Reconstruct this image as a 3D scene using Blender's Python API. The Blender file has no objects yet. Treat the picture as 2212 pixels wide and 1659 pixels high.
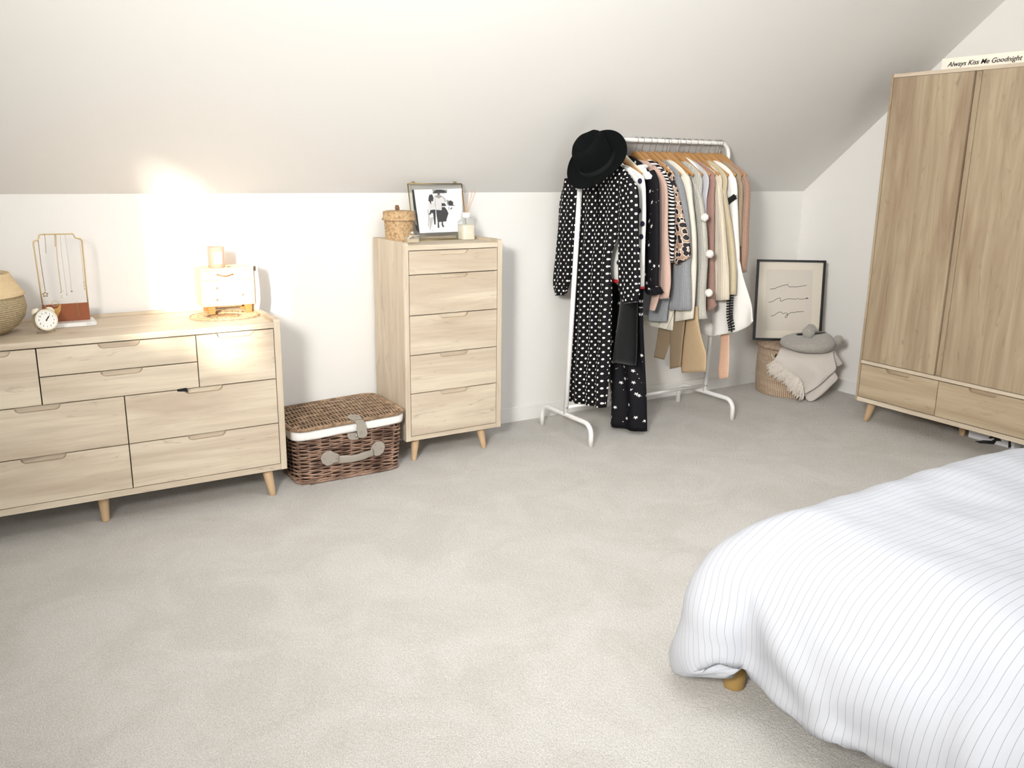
import bpy, bmesh, math, random
import numpy as np
from mathutils import Vector, Matrix, noise as mnoise
random.seed(7)
PI = math.pi
C = bpy.context.scene.collection
SC = bpy.context.scene

# ------------------------------------------------------------------ camera
CH = 1.365
FPX, YAW, PITCH, ROLL = 1870.5, 0.557169, 0.2457125, -0.0139646
W, H = 2212, 1659
cy_, sy_ = math.cos(YAW), math.sin(YAW)
cp_, sp_ = math.cos(PITCH), math.sin(PITCH)
cr_, sr_ = math.cos(ROLL), math.sin(ROLL)
FW = Vector((sy_*cp_, cy_*cp_, -sp_))
RT0 = Vector((cy_, -sy_, 0))
DN0 = FW.cross(RT0)
RT = cr_*RT0 + sr_*DN0
DN = -sr_*RT0 + cr_*DN0
CAMLOC = Vector((0, 0, CH))
cam = bpy.data.cameras.new('camera')
camo = bpy.data.objects.new('camera', cam)
C.objects.link(camo)
m = Matrix((RT, -DN, -FW)).transposed().to_4x4()
m.translation = CAMLOC
camo.matrix_world = m
cam.sensor_width = 36.0
cam.lens = FPX/W*36.0
cam.clip_start = 0.02
SC.camera = camo

# ------------------------------------------------------------------ light
def srgb(h):
    h = h.lstrip('#')
    v = [int(h[i:i+2], 16)/255 for i in (0, 2, 4)]
    return tuple((c/12.92 if c <= .04045 else ((c+.055)/1.055)**2.4) for c in v)

world = bpy.data.worlds.new('sky'); SC.world = world
world.use_nodes = True
world.node_tree.nodes['Background'].inputs[0].default_value = (.8, .9, 1, 1)
world.node_tree.nodes['Background'].inputs[1].default_value = 1.0
SC.view_settings.view_transform = 'Standard'
SC.view_settings.look = 'None'
SC.view_settings.gamma = 1.0
SC.view_settings.use_curve_mapping = False
SC.view_settings.exposure = 0.66

def aim(o, d):
    o.rotation_euler = Vector(d).to_track_quat('-Z', 'Y').to_euler()

sunl = bpy.data.lights.new('sun', 'SUN'); sunl.energy = 11; sunl.angle = math.radians(2.6)
sunl.color = (1.0, .88, .72)
suno = bpy.data.objects.new('sun', sunl); C.objects.link(suno)
aim(suno, (.5, 1, -.22)); suno.location = (-4, -5, 4)

def area(name, loc, d, sx, sy, e, col=(1, 1, 1)):
    l = bpy.data.lights.new(name, 'AREA'); l.shape = 'RECTANGLE'; l.size = sx; l.size_y = sy
    l.energy = e; l.color = col
    o = bpy.data.objects.new(name, l); C.objects.link(o); o.location = loc; aim(o, d)
    return o
# daylight of the left and rear windows, plus an added overhead fill lamp
kl = area('window_daylight_left', (-.95, .05, 2.0), (1, .80, -.14), .55, .5, 40, (1, .975, .94))
kl.data.spread = math.radians(88)
area('window_daylight_rear', (1.3, -2.52, 1.45), (.34, 1, -.05), 3.0, 1.5, 58, (.93, .965, 1))
area('overhead_fill', (1.9, 1.75, 2.43), (.1, .25, -1), 1.5, 1.1, 24, (.93, .965, 1))  # fill lamp added to even out the floor; the ceiling is closed here

SC.cycles.max_bounces = 8
SC.cycles.diffuse_bounces = 5
SC.cycles.glossy_bounces = 3
SC.cycles.transmission_bounces = 6
SC.cycles.transparent_max_bounces = 8
SC.cycles.caustics_reflective = False
SC.cycles.caustics_refractive = False
SC.cycles.use_denoising = True

# ------------------------------------------------------------------ helpers
def ray(u, v):
    return (RT*((u-W/2)/FPX) + DN*((v-H/2)/FPX) + FW)
def at(u, v, ax, val):
    d = ray(u, v); t = (val-CAMLOC[ax])/d[ax]
    return CAMLOC + d*t
def atp(u, v, P, n):
    d = ray(u, v); n = Vector(n); t = (Vector(P)-CAMLOC).dot(n)/d.dot(n)
    return CAMLOC + d*t

def mesh_obj(name, bm, mat=None, parent=None, smooth=False, loc=None):
    me = bpy.data.meshes.new(name)
    bm.normal_update()
    bm.to_mesh(me); bm.free()
    mats = mat if isinstance(mat, (list, tuple)) else [mat]
    for x in mats:
        if x: me.materials.append(x)
    if smooth:
        for p in me.polygons: p.use_smooth = True
    o = bpy.data.objects.new(name, me)
    C.objects.link(o)
    if parent is not None:
        o.parent = parent
        # geometry is given in world coordinates: undo the parent's placement
        o.matrix_parent_inverse = world_of(parent).inverted()
    return o
def world_of(o):
    if o.type == 'EMPTY' or o.parent is None:
        loc = Matrix.Translation(o.location) @ o.rotation_euler.to_matrix().to_4x4()
        return loc
    return world_of(o.parent) @ o.matrix_parent_inverse @ (Matrix.Translation(o.location) @ o.rotation_euler.to_matrix().to_4x4())
def thing(name, label, cat, loc, group=None):
    o = bpy.data.objects.new(name, None); C.objects.link(o)
    o.empty_display_size = .05
    o.location = loc; o['label'] = label; o['category'] = cat
    if group: o['group'] = group
    return o
def tag(o, label, cat, group=None):
    o['label'] = label; o['category'] = cat
    if group: o['group'] = group
    return o
def struct(o):
    o['kind'] = 'structure'; return o

def box(bm, x0, x1, y0, y1, z0, z1, bev=0, mi=0):
    r = bmesh.ops.create_cube(bm, size=1)
    vs = r['verts']
    for v in vs:
        v.co = Vector(((x0+x1)/2+v.co.x*(x1-x0), (y0+y1)/2+v.co.y*(y1-y0), (z0+z1)/2+v.co.z*(z1-z0)))
    fs = list({f for v in vs for f in v.link_faces})
    for f in fs: f.material_index = mi
    if bev > 0:
        es = list({e for v in vs for e in v.link_edges})
        bmesh.ops.bevel(bm, geom=es, offset=bev, segments=2, affect='EDGES', profile=.5)
    return vs
def prism(bm, pts, ext, mi=0):
    """pts: list of 3D points of a planar polygon; ext: extrusion vector"""
    ext = Vector(ext)
    a = [bm.verts.new(Vector(p)) for p in pts]
    b = [bm.verts.new(Vector(p)+ext) for p in pts]
    n = len(pts); fs = []
    fs.append(bm.faces.new(a)); fs.append(bm.faces.new(list(reversed(b))))
    for i in range(n):
        j = (i+1) % n
        fs.append(bm.faces.new((a[j], a[i], b[i], b[j])))
    for f in fs: f.material_index = mi
    bmesh.ops.recalc_face_normals(bm, faces=fs)
    return fs
def lathe(bm, prof, c, segs=32, axis=(0, 0, 1), xs=1.0, mi=0, wob=None):
    q = Vector(axis).to_track_quat('Z', 'Y').to_matrix(); c = Vector(c)
    rings = []
    for k, (r, z) in enumerate(prof):
        ring = []
        for i in range(segs):
            a = 2*PI*i/segs
            rr = r*(1+(wob(a, k) if wob else 0))
            ring.append(bm.verts.new(c + q @ Vector((rr*math.cos(a)*xs, rr*math.sin(a), z))))
        rings.append(ring)
    for A, B in zip(rings, rings[1:]):
        for i in range(segs):
            j = (i+1) % segs
            f = bm.faces.new((A[i], A[j], B[j], B[i])); f.material_index = mi
    for ring, rev in ((rings[0], True), (rings[-1], False)):
        if prof[0 if rev else -1][0] > 1e-5:
            f = bm.faces.new(list(reversed(ring)) if rev else ring); f.material_index = mi
    return rings
def tube(bm, pts, r, n=8, closed=False, mi=0, taper=None, flat=1.0):
    pts = [Vector(p) for p in pts]; N = len(pts)
    rings = []; up = None
    for i, p in enumerate(pts):
        if closed: t = pts[(i+1) % N]-pts[(i-1) % N]
        else: t = pts[min(i+1, N-1)]-pts[max(i-1, 0)]
        if t.length < 1e-9: t = Vector((0, 0, 1))
        t.normalize()
        if up is None:
            up = Vector((0, 0, 1)) if abs(t.z) < .9 else Vector((1, 0, 0))
        s = t.cross(up)
        if s.length < 1e-4: s = t.cross(Vector((0, 1, 0)))
        s.normalize(); up = s.cross(t).normalized()
        rr = r*(taper[i] if taper else 1)
        rings.append([bm.verts.new(p + s*math.cos(2*PI*k/n)*rr + up*math.sin(2*PI*k/n)*rr*flat) for k in range(n)])
    M_ = N if closed else N-1
    for i in range(M_):
        A, B = rings[i], rings[(i+1) % N]
        for k in range(n):
            l = (k+1) % n
            f = bm.faces.new((A[k], A[l], B[l], B[k])); f.material_index = mi
    if not closed:
        f = bm.faces.new(list(reversed(rings[0]))); f.material_index = mi
        f = bm.faces.new(rings[-1]); f.material_index = mi
def catmull(P, n):
    """resample a list of tuples smoothly into n samples"""
    P = [np.array(p, float) for p in P]
    if len(P) < 3:
        return [P[0]+(P[-1]-P[0])*i/(n-1) for i in range(n)]
    d = [0]
    for a, b in zip(P, P[1:]): d.append(d[-1]+max(1e-6, float(np.linalg.norm((b-a)[:6]))))
    out = []
    for i in range(n):
        s = d[-1]*i/(n-1); k = 0
        while k < len(P)-2 and s > d[k+1]: k += 1
        t = (s-d[k])/(d[k+1]-d[k])
        p1, p2 = P[k], P[k+1]
        m1 = (P[k+1]-P[k-1])*((d[k+1]-d[k])/(d[k+1]-d[k-1])) if k > 0 else (p2-p1)
        m2 = (P[k+2]-P[k])*((d[k+1]-d[k])/(d[k+2]-d[k])) if k+2 < len(P) else (p2-p1)
        out.append((2*t**3-3*t*t+1)*p1+(t**3-2*t*t+t)*m1+(-2*t**3+3*t*t)*p2+(t**3-t*t)*m2)
    return out
def loft(bm, rows, n, nv=24, seg=28, fold=None, mi=0, sq=.75, noise_amp=.003, seed=0):
    """rows: (A, B, thickness) world points of the two side edges, a closed cloth tube between them.
    n: direction of thickness.  fold(s, v) adds an offset along n, s = distance across in metres, v = 0..1 down."""
    n = Vector(n).normalized()
    R = catmull([(*a, *b, t) for a, b, t in rows], nv)
    uvl = bm.loops.layers.uv.verify()
    rings = []; uvs = []; L = 0; prev = None
    for i, r in enumerate(R):
        A, B, t = Vector(r[:3]), Vector(r[3:6]), r[6]
        mid = (A+B)/2; half = (B-A)/2; w = half.length
        if prev is not None: L += (mid-prev).length
        prev = mid
        ring = []; uu = []
        v = i/(nv-1)
        for k in range(seg):
            a = 2*PI*k/seg
            ca, sa = math.cos(a), math.sin(a)
            p = mid - half*ca
            off = t/2*math.copysign(abs(sa)**sq, sa)
            s = -w*ca
            if fold: off += fold(s, v)*(1 if w > .02 else w/.02)
            q = p + n*off
            if noise_amp:
                q += n*(mnoise.noise(Vector((s*9+seed, L*5, seed*3.1)))*noise_amp*2)
            ring.append(bm.verts.new(q))
            uu.append(s + (0 if sa >= 0 else .013) + 1.0)
        rings.append(ring); uvs.append((uu, L))
    for i in range(nv-1):
        for k in range(seg):
            l = (k+1) % seg
            f = bm.faces.new((rings[i][k], rings[i][l], rings[i+1][l], rings[i+1][k]))
            f.material_index = mi; f.smooth = True
            for lp, (ii, kk) in zip(f.loops, ((i, k), (i, l), (i+1, l), (i+1, k))):
                lp[uvl].uv = (uvs[ii][0][kk], uvs[ii][1])
    for ring, rev, ii in ((rings[0], 1, 0), (rings[-1], 0, nv-1)):
        h = seg//2
        for k in range(h):           # close the ends with quads across the tube
            a, b = k, (k+1)
            c, d = (seg-k-1) % seg, (seg-k) % seg
            idx = [a, b, c, d]
            vs = []
            for q in idx:
                if ring[q] not in vs: vs.append(ring[q])
            if len(vs) >= 3:
                try: f = bm.faces.new(vs); f.material_index = mi
                except ValueError: pass
    return R

# ------------------------------------------------------------------ materials
MATS = {}
class N:
    def __init__(s, name):
        s.m = bpy.data.materials.new(name); s.m.use_nodes = True
        s.t = s.m.node_tree; s.b = s.t.nodes['Principled BSDF']
    def n(s, typ, **kw):
        nd = s.t.nodes.new(typ)
        for k, v in kw.items():
            if k.startswith('i_'):
                key = k[2:]; key = int(key) if key.isdigit() else key
                nd.inputs[key].default_value = v
            else: setattr(nd, k, v)
        return nd
    def l(s, a, b): s.t.links.new(a, b)
    def math(s, op, a, b=None, c=None):
        nd = s.t.nodes.new('ShaderNodeMath'); nd.operation = op
        for i, x in enumerate((a, b, c)):
            if x is None: continue
            if isinstance(x, (int, float)): nd.inputs[i].default_value = x
            else: s.l(x, nd.inputs[i])
        return nd.outputs[0]
    def vec(s, op, a, b=None):
        nd = s.t.nodes.new('ShaderNodeVectorMath'); nd.operation = op
        for i, x in enumerate((a, b)):
            if x is None: continue
            if isinstance(x, tuple): nd.inputs[i].default_value = x
            elif isinstance(x, (int, float)) : nd.inputs['Scale'].default_value = x
            else: s.l(x, nd.inputs[i])
        return nd.outputs['Value'] if op in ('LENGTH', 'DISTANCE') else nd.outputs['Vector']
    def mix(s, f, a, b):
        nd = s.t.nodes.new('ShaderNodeMix'); nd.data_type = 'RGBA'
        for key, x in ((0, f), (6, a), (7, b)):
            if isinstance(x, (int, float)): nd.inputs[key].default_value = x
            elif isinstance(x, tuple): nd.inputs[key].default_value = (*x[:3], 1)
            else: s.l(x, nd.inputs[key])
        return nd.outputs[2]
    def ramp(s, f, stops):
        nd = s.t.nodes.new('ShaderNodeValToRGB'); cr = nd.color_ramp
        while len(cr.elements) < len(stops): cr.elements.new(.5)
        for e, (p, c) in zip(cr.elements, stops):
            e.position = p; e.color = (*c, 1) if isinstance(c, tuple) else (c, c, c, 1)
        s.l(f, nd.inputs[0]); return nd.outputs[0]
    def tex(s, kind='Object', scale=(1, 1, 1), rot=(0, 0, 0)):
        tc = s.n('ShaderNodeTexCoord'); mp = s.n('ShaderNodeMapping')
        mp.inputs['Scale'].default_value = scale; mp.inputs['Rotation'].default_value = rot
        s.l(tc.outputs[kind], mp.inputs[0]); return mp.outputs[0]
    def noise(s, vec, scale, detail=3, rough=.5, dist=0):
        nd = s.n('ShaderNodeTexNoise'); nd.inputs['Scale'].default_value = scale
        nd.inputs['Detail'].default_value = detail; nd.inputs['Roughness'].default_value = rough
        nd.inputs['Distortion'].default_value = dist
        s.l(vec, nd.inputs['Vector']); return nd.outputs[0]
    def bump(s, h, strength=.3, dist=.002):
        nd = s.n('ShaderNodeBump'); nd.inputs['Strength'].default_value = strength
        nd.inputs['Distance'].default_value = dist
        s.l(h, nd.inputs['Height']); s.l(nd.outputs[0], s.b.inputs['Normal'])
    def col(s, c):
        if isinstance(c, tuple): s.b.inputs['Base Color'].default_value = (*c[:3], 1)
        else: s.l(c, s.b.inputs['Base Color'])

def plain(name, c, rough=.6, metal=0, spec=None, var=.0, nscale=30, bump=0, bscale=200, bdist=.001, sheen=0):
    if name in MATS: return MATS[name]
    c = srgb(c) if isinstance(c, str) else c
    q = N(name); q.b.inputs['Roughness'].default_value = rough; q.b.inputs['Metallic'].default_value = metal
    if spec is not None: q.b.inputs['Specular IOR Level'].default_value = spec
    if sheen: q.b.inputs['Sheen Weight'].default_value = sheen
    tx = q.tex()
    nz = q.noise(tx, nscale, 3)
    v = max(var, .02)
    q.col(q.mix(nz, tuple(x*(1-v) for x in c), tuple(min(1, x*(1+v)) for x in c)))
    if bump: q.bump(q.noise(tx, bscale, 2), bump, bdist)
    MATS[name] = q.m
    return q.m

def wood(name, axis, base='#d9c3a0', dark='#b89a74', seed=0, amt=1.0):
    """pale oak board, grain along axis (0,1,2)"""
    if name in MATS: return MATS[name]
    q = N(name); q.b.inputs['Roughness'].default_value = .55
    sc = [9, 9, 9]; sc[axis] = .9
    sc2 = [60, 60, 60]; sc2[axis] = 2.2
    sc3 = [26, 26, 26]; sc3[axis] = 5
    tc = q.n('ShaderNodeTexCoord'); oi = q.n('ShaderNodeObjectInfo')
    off = q.vec('SCALE', oi.outputs['Location'], 1.0)
    rnd = q.n('ShaderNodeCombineXYZ'); q.l(q.math('MULTIPLY', oi.outputs['Random'], 17.0), rnd.inputs[0]); q.l(q.math('MULTIPLY', oi.outputs['Random'], 5.3), rnd.inputs[1]); q.l(q.math('MULTIPLY', oi.outputs['Random'], 9.7), rnd.inputs[2])
    base_v = q.vec('ADD', tc.outputs['Object'], rnd.outputs[0])
    def mp(s):
        nd = q.n('ShaderNodeMapping'); nd.inputs['Scale'].default_value = s; q.l(base_v, nd.inputs[0]); return nd.outputs[0]
    b, d = srgb(base), srgb(dark)
    n1 = q.noise(mp(sc), 1.0, 4, .6, 1.2)
    n2 = q.noise(mp(sc2), 1.0, 3, .6, .3)
    n3 = q.noise(mp(sc3), 1.0, 2, .5, 2.0)
    c1 = q.mix(q.ramp(n1, [(.32, 1.0), (.62, 0.0)]), b, tuple(x*.55*amt+y*(1-.55*amt) for x, y in zip(d, b)))
    c2 = q.mix(q.math('MULTIPLY', q.ramp(n2, [(.45, 0.0), (.75, 1.0)]), .32), c1, d)
    streak = q.ramp(n3, [(.63, 0.0), (.78, 1.0)])
    c3 = q.mix(q.math('MULTIPLY', streak, .45), c2, tuple(x*.62 for x in d))
    q.col(c3)
    q.bump(n2, .12, .0006)
    MATS[name] = q.m
    return q.m
OAKX = wood('pale_oak_along', 0, '#d3c6b0', '#a08b76')
OAKZ = wood('pale_oak_upright', 2, '#d3c6b0', '#a5917b')
OAKY = wood('pale_oak_across', 1, '#d3c6b0', '#a08b76')
LEGW = plain('turned_beech', '#c8aa86', .5, var=.08, nscale=12)
DARKGAP = plain('dark_gap', '#3a2a1c', .9)

def wallmat(name, c):
    q = N(name); q.b.inputs['Roughness'].default_value = .9
    q.b.inputs['Specular IOR Level'].default_value = .2
    tx = q.tex()
    q.col(q.mix(q.noise(tx, 1.3, 2), tuple(x*.985 for x in c), c))
    q.bump(q.noise(tx, 90, 3), .05, .002)
    return q.m
WALL = wallmat('white_wall_paint', (.80, .785, .755))
CEIL = wallmat('ceiling_paint', (.76, .745, .715))
TRIM = plain('white_gloss_paint', (.80, .79, .765), .45)

def carpet():
    q = N('cream_carpet'); q.b.inputs['Roughness'].default_value = 1.0
    q.b.inputs['Specular IOR Level'].default_value = .05
    q.b.inputs['Sheen Weight'].default_value = .3
    tx = q.tex()
    f = q.noise(tx, 260, 3, .7)
    mot = q.noise(tx, 3.0, 6, .65, .8)
    tufts = q.noise(tx, 85, 3, .6)
    c = q.mix(q.ramp(mot, [(.40, 0.0), (.60, 1.0)]), (.725, .70, .655), (.83, .81, .775))
    c = q.mix(q.math('MULTIPLY', q.ramp(f, [(.42, 1.0), (.6, 0.0)]), .55), c, (.36, .32, .27))
    c = q.mix(q.math('MULTIPLY', q.ramp(tufts, [(.5, 0.0), (.75, 1.0)]), .4), c, (.84, .80, .73))
    q.col(c)
    hh = q.math('ADD', q.math('MULTIPLY', f, 1.0), q.math('MULTIPLY', tufts, 1.2))
    q.bump(hh, .8, .008)
    return q.m
CARPET = carpet()

def uvdots(name, base, dot, s=.040, r=.155, rough=.7):
    q = N(name); q.b.inputs['Roughness'].default_value = rough; q.b.inputs['Specular IOR Level'].default_value = .15
    uv = q.n('ShaderNodeTexCoord').outputs['UV']
    p = q.vec('SCALE', uv, 1/s)
    d = []
    for o in (0, .5):
        fr = q.vec('FRACTION', q.vec('ADD', p, (o, o, 0)))
        dd = q.vec('LENGTH', q.vec('MULTIPLY', q.vec('SUBTRACT', fr, (.5, .5, .5)), (1, 1, 0)))
        d.append(dd)
    mn = q.math('MINIMUM', d[0], d[1])
    q.col(q.mix(q.math('LESS_THAN', mn, r), srgb(base), srgb(dot)))
    return q.m
def uvstars(name):
    q = N(name); q.b.inputs['Roughness'].default_value = .7; q.b.inputs['Specular IOR Level'].default_value = .15
    uv = q.n('ShaderNodeTexCoord').outputs['UV']
    v1 = q.n('ShaderNodeTexVoronoi'); v1.inputs['Scale'].default_value = 38; v1.inputs['Randomness'].default_value = 1
    q.l(uv, v1.inputs['Vector'])
    dots = q.math('LESS_THAN', v1.outputs['Distance'], .085)
    v2 = q.n('ShaderNodeTexVoronoi'); v2.inputs['Scale'].default_value = 15; v2.inputs['Randomness'].default_value = .9
    q.l(uv, v2.inputs['Vector'])
    loc = q.vec('SUBTRACT', q.vec('SCALE', uv, 15.0), q.vec('SCALE', v2.outputs['Position'], 15.0))
    sp = q.n('ShaderNodeSeparateXYZ'); q.l(loc, sp.inputs[0])
    ang = q.math('ARCTAN2', sp.outputs[0], sp.outputs[1])
    rr = q.math('LENGTH', 0) if False else q.vec('LENGTH', q.vec('MULTIPLY', loc, (1, 1, 0)))
    lim = q.math('MULTIPLY_ADD', q.math('COSINE', q.math('MULTIPLY', ang, 5.0)), .045, .09)
    stars = q.math('LESS_THAN', rr, lim)
    q.col(q.mix(q.math('MAXIMUM', dots, stars), srgb('#131216'), srgb('#f4f2ee')))
    return q.m
def leopard(name):
    q = N(name); q.b.inputs['Roughness'].default_value = .75
    uv = q.n('ShaderNodeTexCoord').outputs['UV']
    nz = q.n('ShaderNodeTexNoise'); nz.inputs['Scale'].default_value = 40
    q.l(uv, nz.inputs['Vector'])
    p = q.vec('ADD', uv, q.vec('SCALE', nz.outputs['Color'], .012))
    v = q.n('ShaderNodeTexVoronoi'); v.inputs['Scale'].default_value = 34; v.inputs['Randomness'].default_value = .75
    q.l(p, v.inputs['Vector'])
    q.col(q.ramp(v.outputs['Distance'], [(0, srgb('#17131a')), (.44, srgb('#17131a')), (.45, srgb('#e6cdbc')), (.53, srgb('#e6cdbc')), (.54, srgb('#a08672')), (1, srgb('#a08672'))]))
    for e in q.t.nodes:
        if e.type == 'VALTORGB': e.color_ramp.interpolation = 'CONSTANT'
    return q.m
def uvstripe(name, a, b, period, duty, axis=1, rough=.8, bump=False):
    q = N(name); q.b.inputs['Roughness'].default_value = rough; q.b.inputs['Specular IOR Level'].default_value = .15
    uv = q.n('ShaderNodeTexCoord').outputs['UV']
    sp = q.n('ShaderNodeSeparateXYZ'); q.l(uv, sp.inputs[0])
    fr = q.math('FRACT', q.math('MULTIPLY', sp.outputs[axis], 1/period))
    q.col(q.mix(q.math('LESS_THAN', fr, duty), srgb(a), srgb(b)))
    return q.m
def knit(name, c, rib=None, var=.12, fuzz=.6, marl=0):
    q = N(name); q.b.inputs['Roughness'].default_value = .95; q.b.inputs['Specular IOR Level'].default_value = .1
    q.b.inputs['Sheen Weight'].default_value = .25
    uv = q.n('ShaderNodeTexCoord').outputs['UV']
    cc = srgb(c)
    nz = q.noise(uv, 160, 3, .7)
    q.col(q.mix(q.ramp(nz, [(.3, 0.0), (.7, 1.0)]), tuple(x*(1-var-marl) for x in cc), tuple(min(.95, x*(1+var*.6)) for x in cc)))
    if rib:
        sp = q.n('ShaderNodeSeparateXYZ'); q.l(uv, sp.inputs[0])
        w = q.math('SINE', q.math('MULTIPLY', sp.outputs[0], 2*PI/rib))
        q.bump(q.math('ADD', w, nz), .6, .002)
    else:
        q.bump(nz, fuzz, .003)
    return q.m
BRASS = plain('brass_metal', '#cdb88a', .28, 1.0)
GOLD = plain('gold_metal', '#d2bb8c', .38, 1.0)
STEEL = plain('steel_wire', '#c8c8c6', .25, 1.0)
WHITEMETAL = plain('white_powder_coat', (.82, .81, .79), .4)
BLACKFELT = plain('black_felt', '#0b0d0e', .95, spec=.1, bump=.3, bscale=400)
SEAGRASS = None
def woven(name, c1, c2, sc=90, kind='Object', ax=(1, 1, 1), dist=.003):
    q = N(name); q.b.inputs['Roughness'].default_value = .85; q.b.inputs['Specular IOR Level'].default_value = .2
    tx = q.tex(kind, ax)
    br = q.noise(tx, sc*.6, 3, .7, .6)
    n2 = q.noise(tx, sc*.15, 2)
    c = q.mix(q.ramp(br, [(.36, 0.0), (.58, 1.0)]), srgb(c2), srgb(c1))
    q.col(q.mix(q.math('MULTIPLY', n2, .3), c, tuple(x*.75 for x in srgb(c1))))
    q.bump(br, .6, dist)
    return q.m
SEAGRASS = woven('seagrass_weave', '#c4a882', '#8d6c4a', 105)
def glass(name, c=(1, 1, 1), ior=1.45, rough=0):
    q = N(name); q.b.inputs['Base Color'].default_value = (*c, 1)
    q.b.inputs['Transmission Weight'].default_value = 1; q.b.inputs['Roughness'].default_value = rough
    q.b.inputs['IOR'].default_value = ior
    return q.m

def cloudy_glass():
    q = N('cloudy_bottle_glass'); q.t.nodes.remove(q.b)
    tr = q.n('ShaderNodeBsdfTransparent'); df = q.n('ShaderNodeBsdfDiffuse'); df.inputs[0].default_value = (.72, .76, .72, 1)
    gl = q.n('ShaderNodeBsdfGlossy'); gl.inputs['Roughness'].default_value = .08
    m1 = q.n('ShaderNodeMixShader'); m1.inputs[0].default_value = .20; q.l(tr.outputs[0], m1.inputs[1]); q.l(df.outputs[0], m1.inputs[2])
    m2 = q.n('ShaderNodeMixShader'); m2.inputs[0].default_value = .05; q.l(m1.outputs[0], m2.inputs[1]); q.l(gl.outputs[0], m2.inputs[2])
    q.l(m2.outputs[0], q.t.nodes['Material Output'].inputs[0])
    return q.m
CLOUDY = cloudy_glass()

# ================================================================== room
XL, XR, YB, YF = -1.0, 4.64, 3.90, -2.6
KZ = 1.237; SL = .848; ZC = 2.45
YT = YB-(ZC-KZ)/SL
TH = .12
bm = bmesh.new(); box(bm, XL-TH, XR+TH, YF-TH, YB+TH, -.1, 0)
struct(mesh_obj('floor', bm, CARPET))
bm = bmesh.new(); box(bm, XL-TH, XR+TH, YB, YB+TH, 0, KZ+.1)
struct(mesh_obj('wall_back', bm, WALL))
bm = bmesh.new()
prism(bm, [(XL-TH, YB+TH, KZ-SL*TH), (XL-TH, YT, ZC), (XL-TH, YT, ZC+.2), (XL-TH, YB+TH+.02, KZ+.12)], (XR-XL+2*TH, 0, 0))
struct(mesh_obj('ceiling', bm, CEIL))
bm = bmesh.new(); box(bm, XL-TH, XR+TH, YF-TH, YT, ZC, ZC+.12)
struct(mesh_obj('ceiling', bm, CEIL))
# gable wall on the right
bm = bmesh.new(); prism(bm, [(XR, YF, 0), (XR, YB+.05, 0), (XR, YB+.05, KZ), (XR, YT, ZC+.05), (XR, YF, ZC+.05)], (TH, 0, 0))
struct(mesh_obj('wall_right', bm, WALL))
# left gable wall with the window opening the low sun comes through
wy0, wy1, wz0, wz1 = -.56, .50, 1.40, 2.10
bm = bmesh.new()
box(bm, XL-TH, XL, YF, wy0, 0, ZC); box(bm, XL-TH, XL, wy1, YB, 0, KZ)
box(bm, XL-TH, XL, wy0, wy1, 0, wz0); box(bm, XL-TH, XL, wy0, wy1, wz1, ZC)
prism(bm, [(XL-TH, wy1, KZ), (XL-TH, YB, KZ), (XL-TH, YT, ZC), (XL-TH, wy1, ZC)], (TH, 0, 0))
struct(mesh_obj('wall_left', bm, WALL))
bm = bmesh.new()
for a, b in ((wy0, wy0+.04), (-.07, .03), (wy1-.04, wy1)):
    box(bm, XL-.08, XL-.03, a, b, wz0, wz1, .003)
for a, b in ((wz0, wz0+.04), (wz1-.03, wz1)):
    box(bm, XL-.08, XL-.03, wy0, wy1, a, b, .003)
struct(mesh_obj('window_1', bm, TRIM))
# front wall (behind the camera) with a wide window opening
bm = bmesh.new()
box(bm, XL-TH, -.4, YF-TH, YF, 0, ZC); box(bm, 3.0, XR+TH, YF-TH, YF, 0, ZC)
box(bm, -.4, 3.0, YF-TH, YF, 0, .6); box(bm, -.4, 3.0, YF-TH, YF, 2.3, ZC)
struct(mesh_obj('wall_front', bm, WALL))
bm = bmesh.new()
for a, b in ((-.4, -.34), (.72, .78), (1.85, 1.91), (2.94, 3.0)):
    box(bm, a, b, YF-.02, YF+.01, .6, 2.3, .003)
for a, b in ((.6, .66), (2.24, 2.3)): box(bm, -.4, 3.0, YF-.02, YF+.01, a, b, .003)
box(bm, -.4, 3.0, YF-.025, YF-.02, .6, 2.3)      # unseen blind added to keep the sun out of this opening
struct(mesh_obj('window_2', bm, TRIM))
def skirting(name, poly, ext):
    bm = bmesh.new(); prism(bm, poly, ext); return struct(mesh_obj(name, bm, TRIM))
bh = .084; bt = .014
skirting('baseboard_back', [(XL, YB, 0), (XL, YB-bt, 0), (XL, YB-bt, bh-.006), (XL, YB-bt+.006, bh), (XL, YB, bh)], (XR-XL, 0, 0))
skirting('baseboard_right', [(XR, YF, 0), (XR-bt, YF, 0), (XR-bt, YF, bh-.006), (XR-bt+.006, YF, bh), (XR, YF, bh)], (0, YB-bt-YF, 0))

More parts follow.
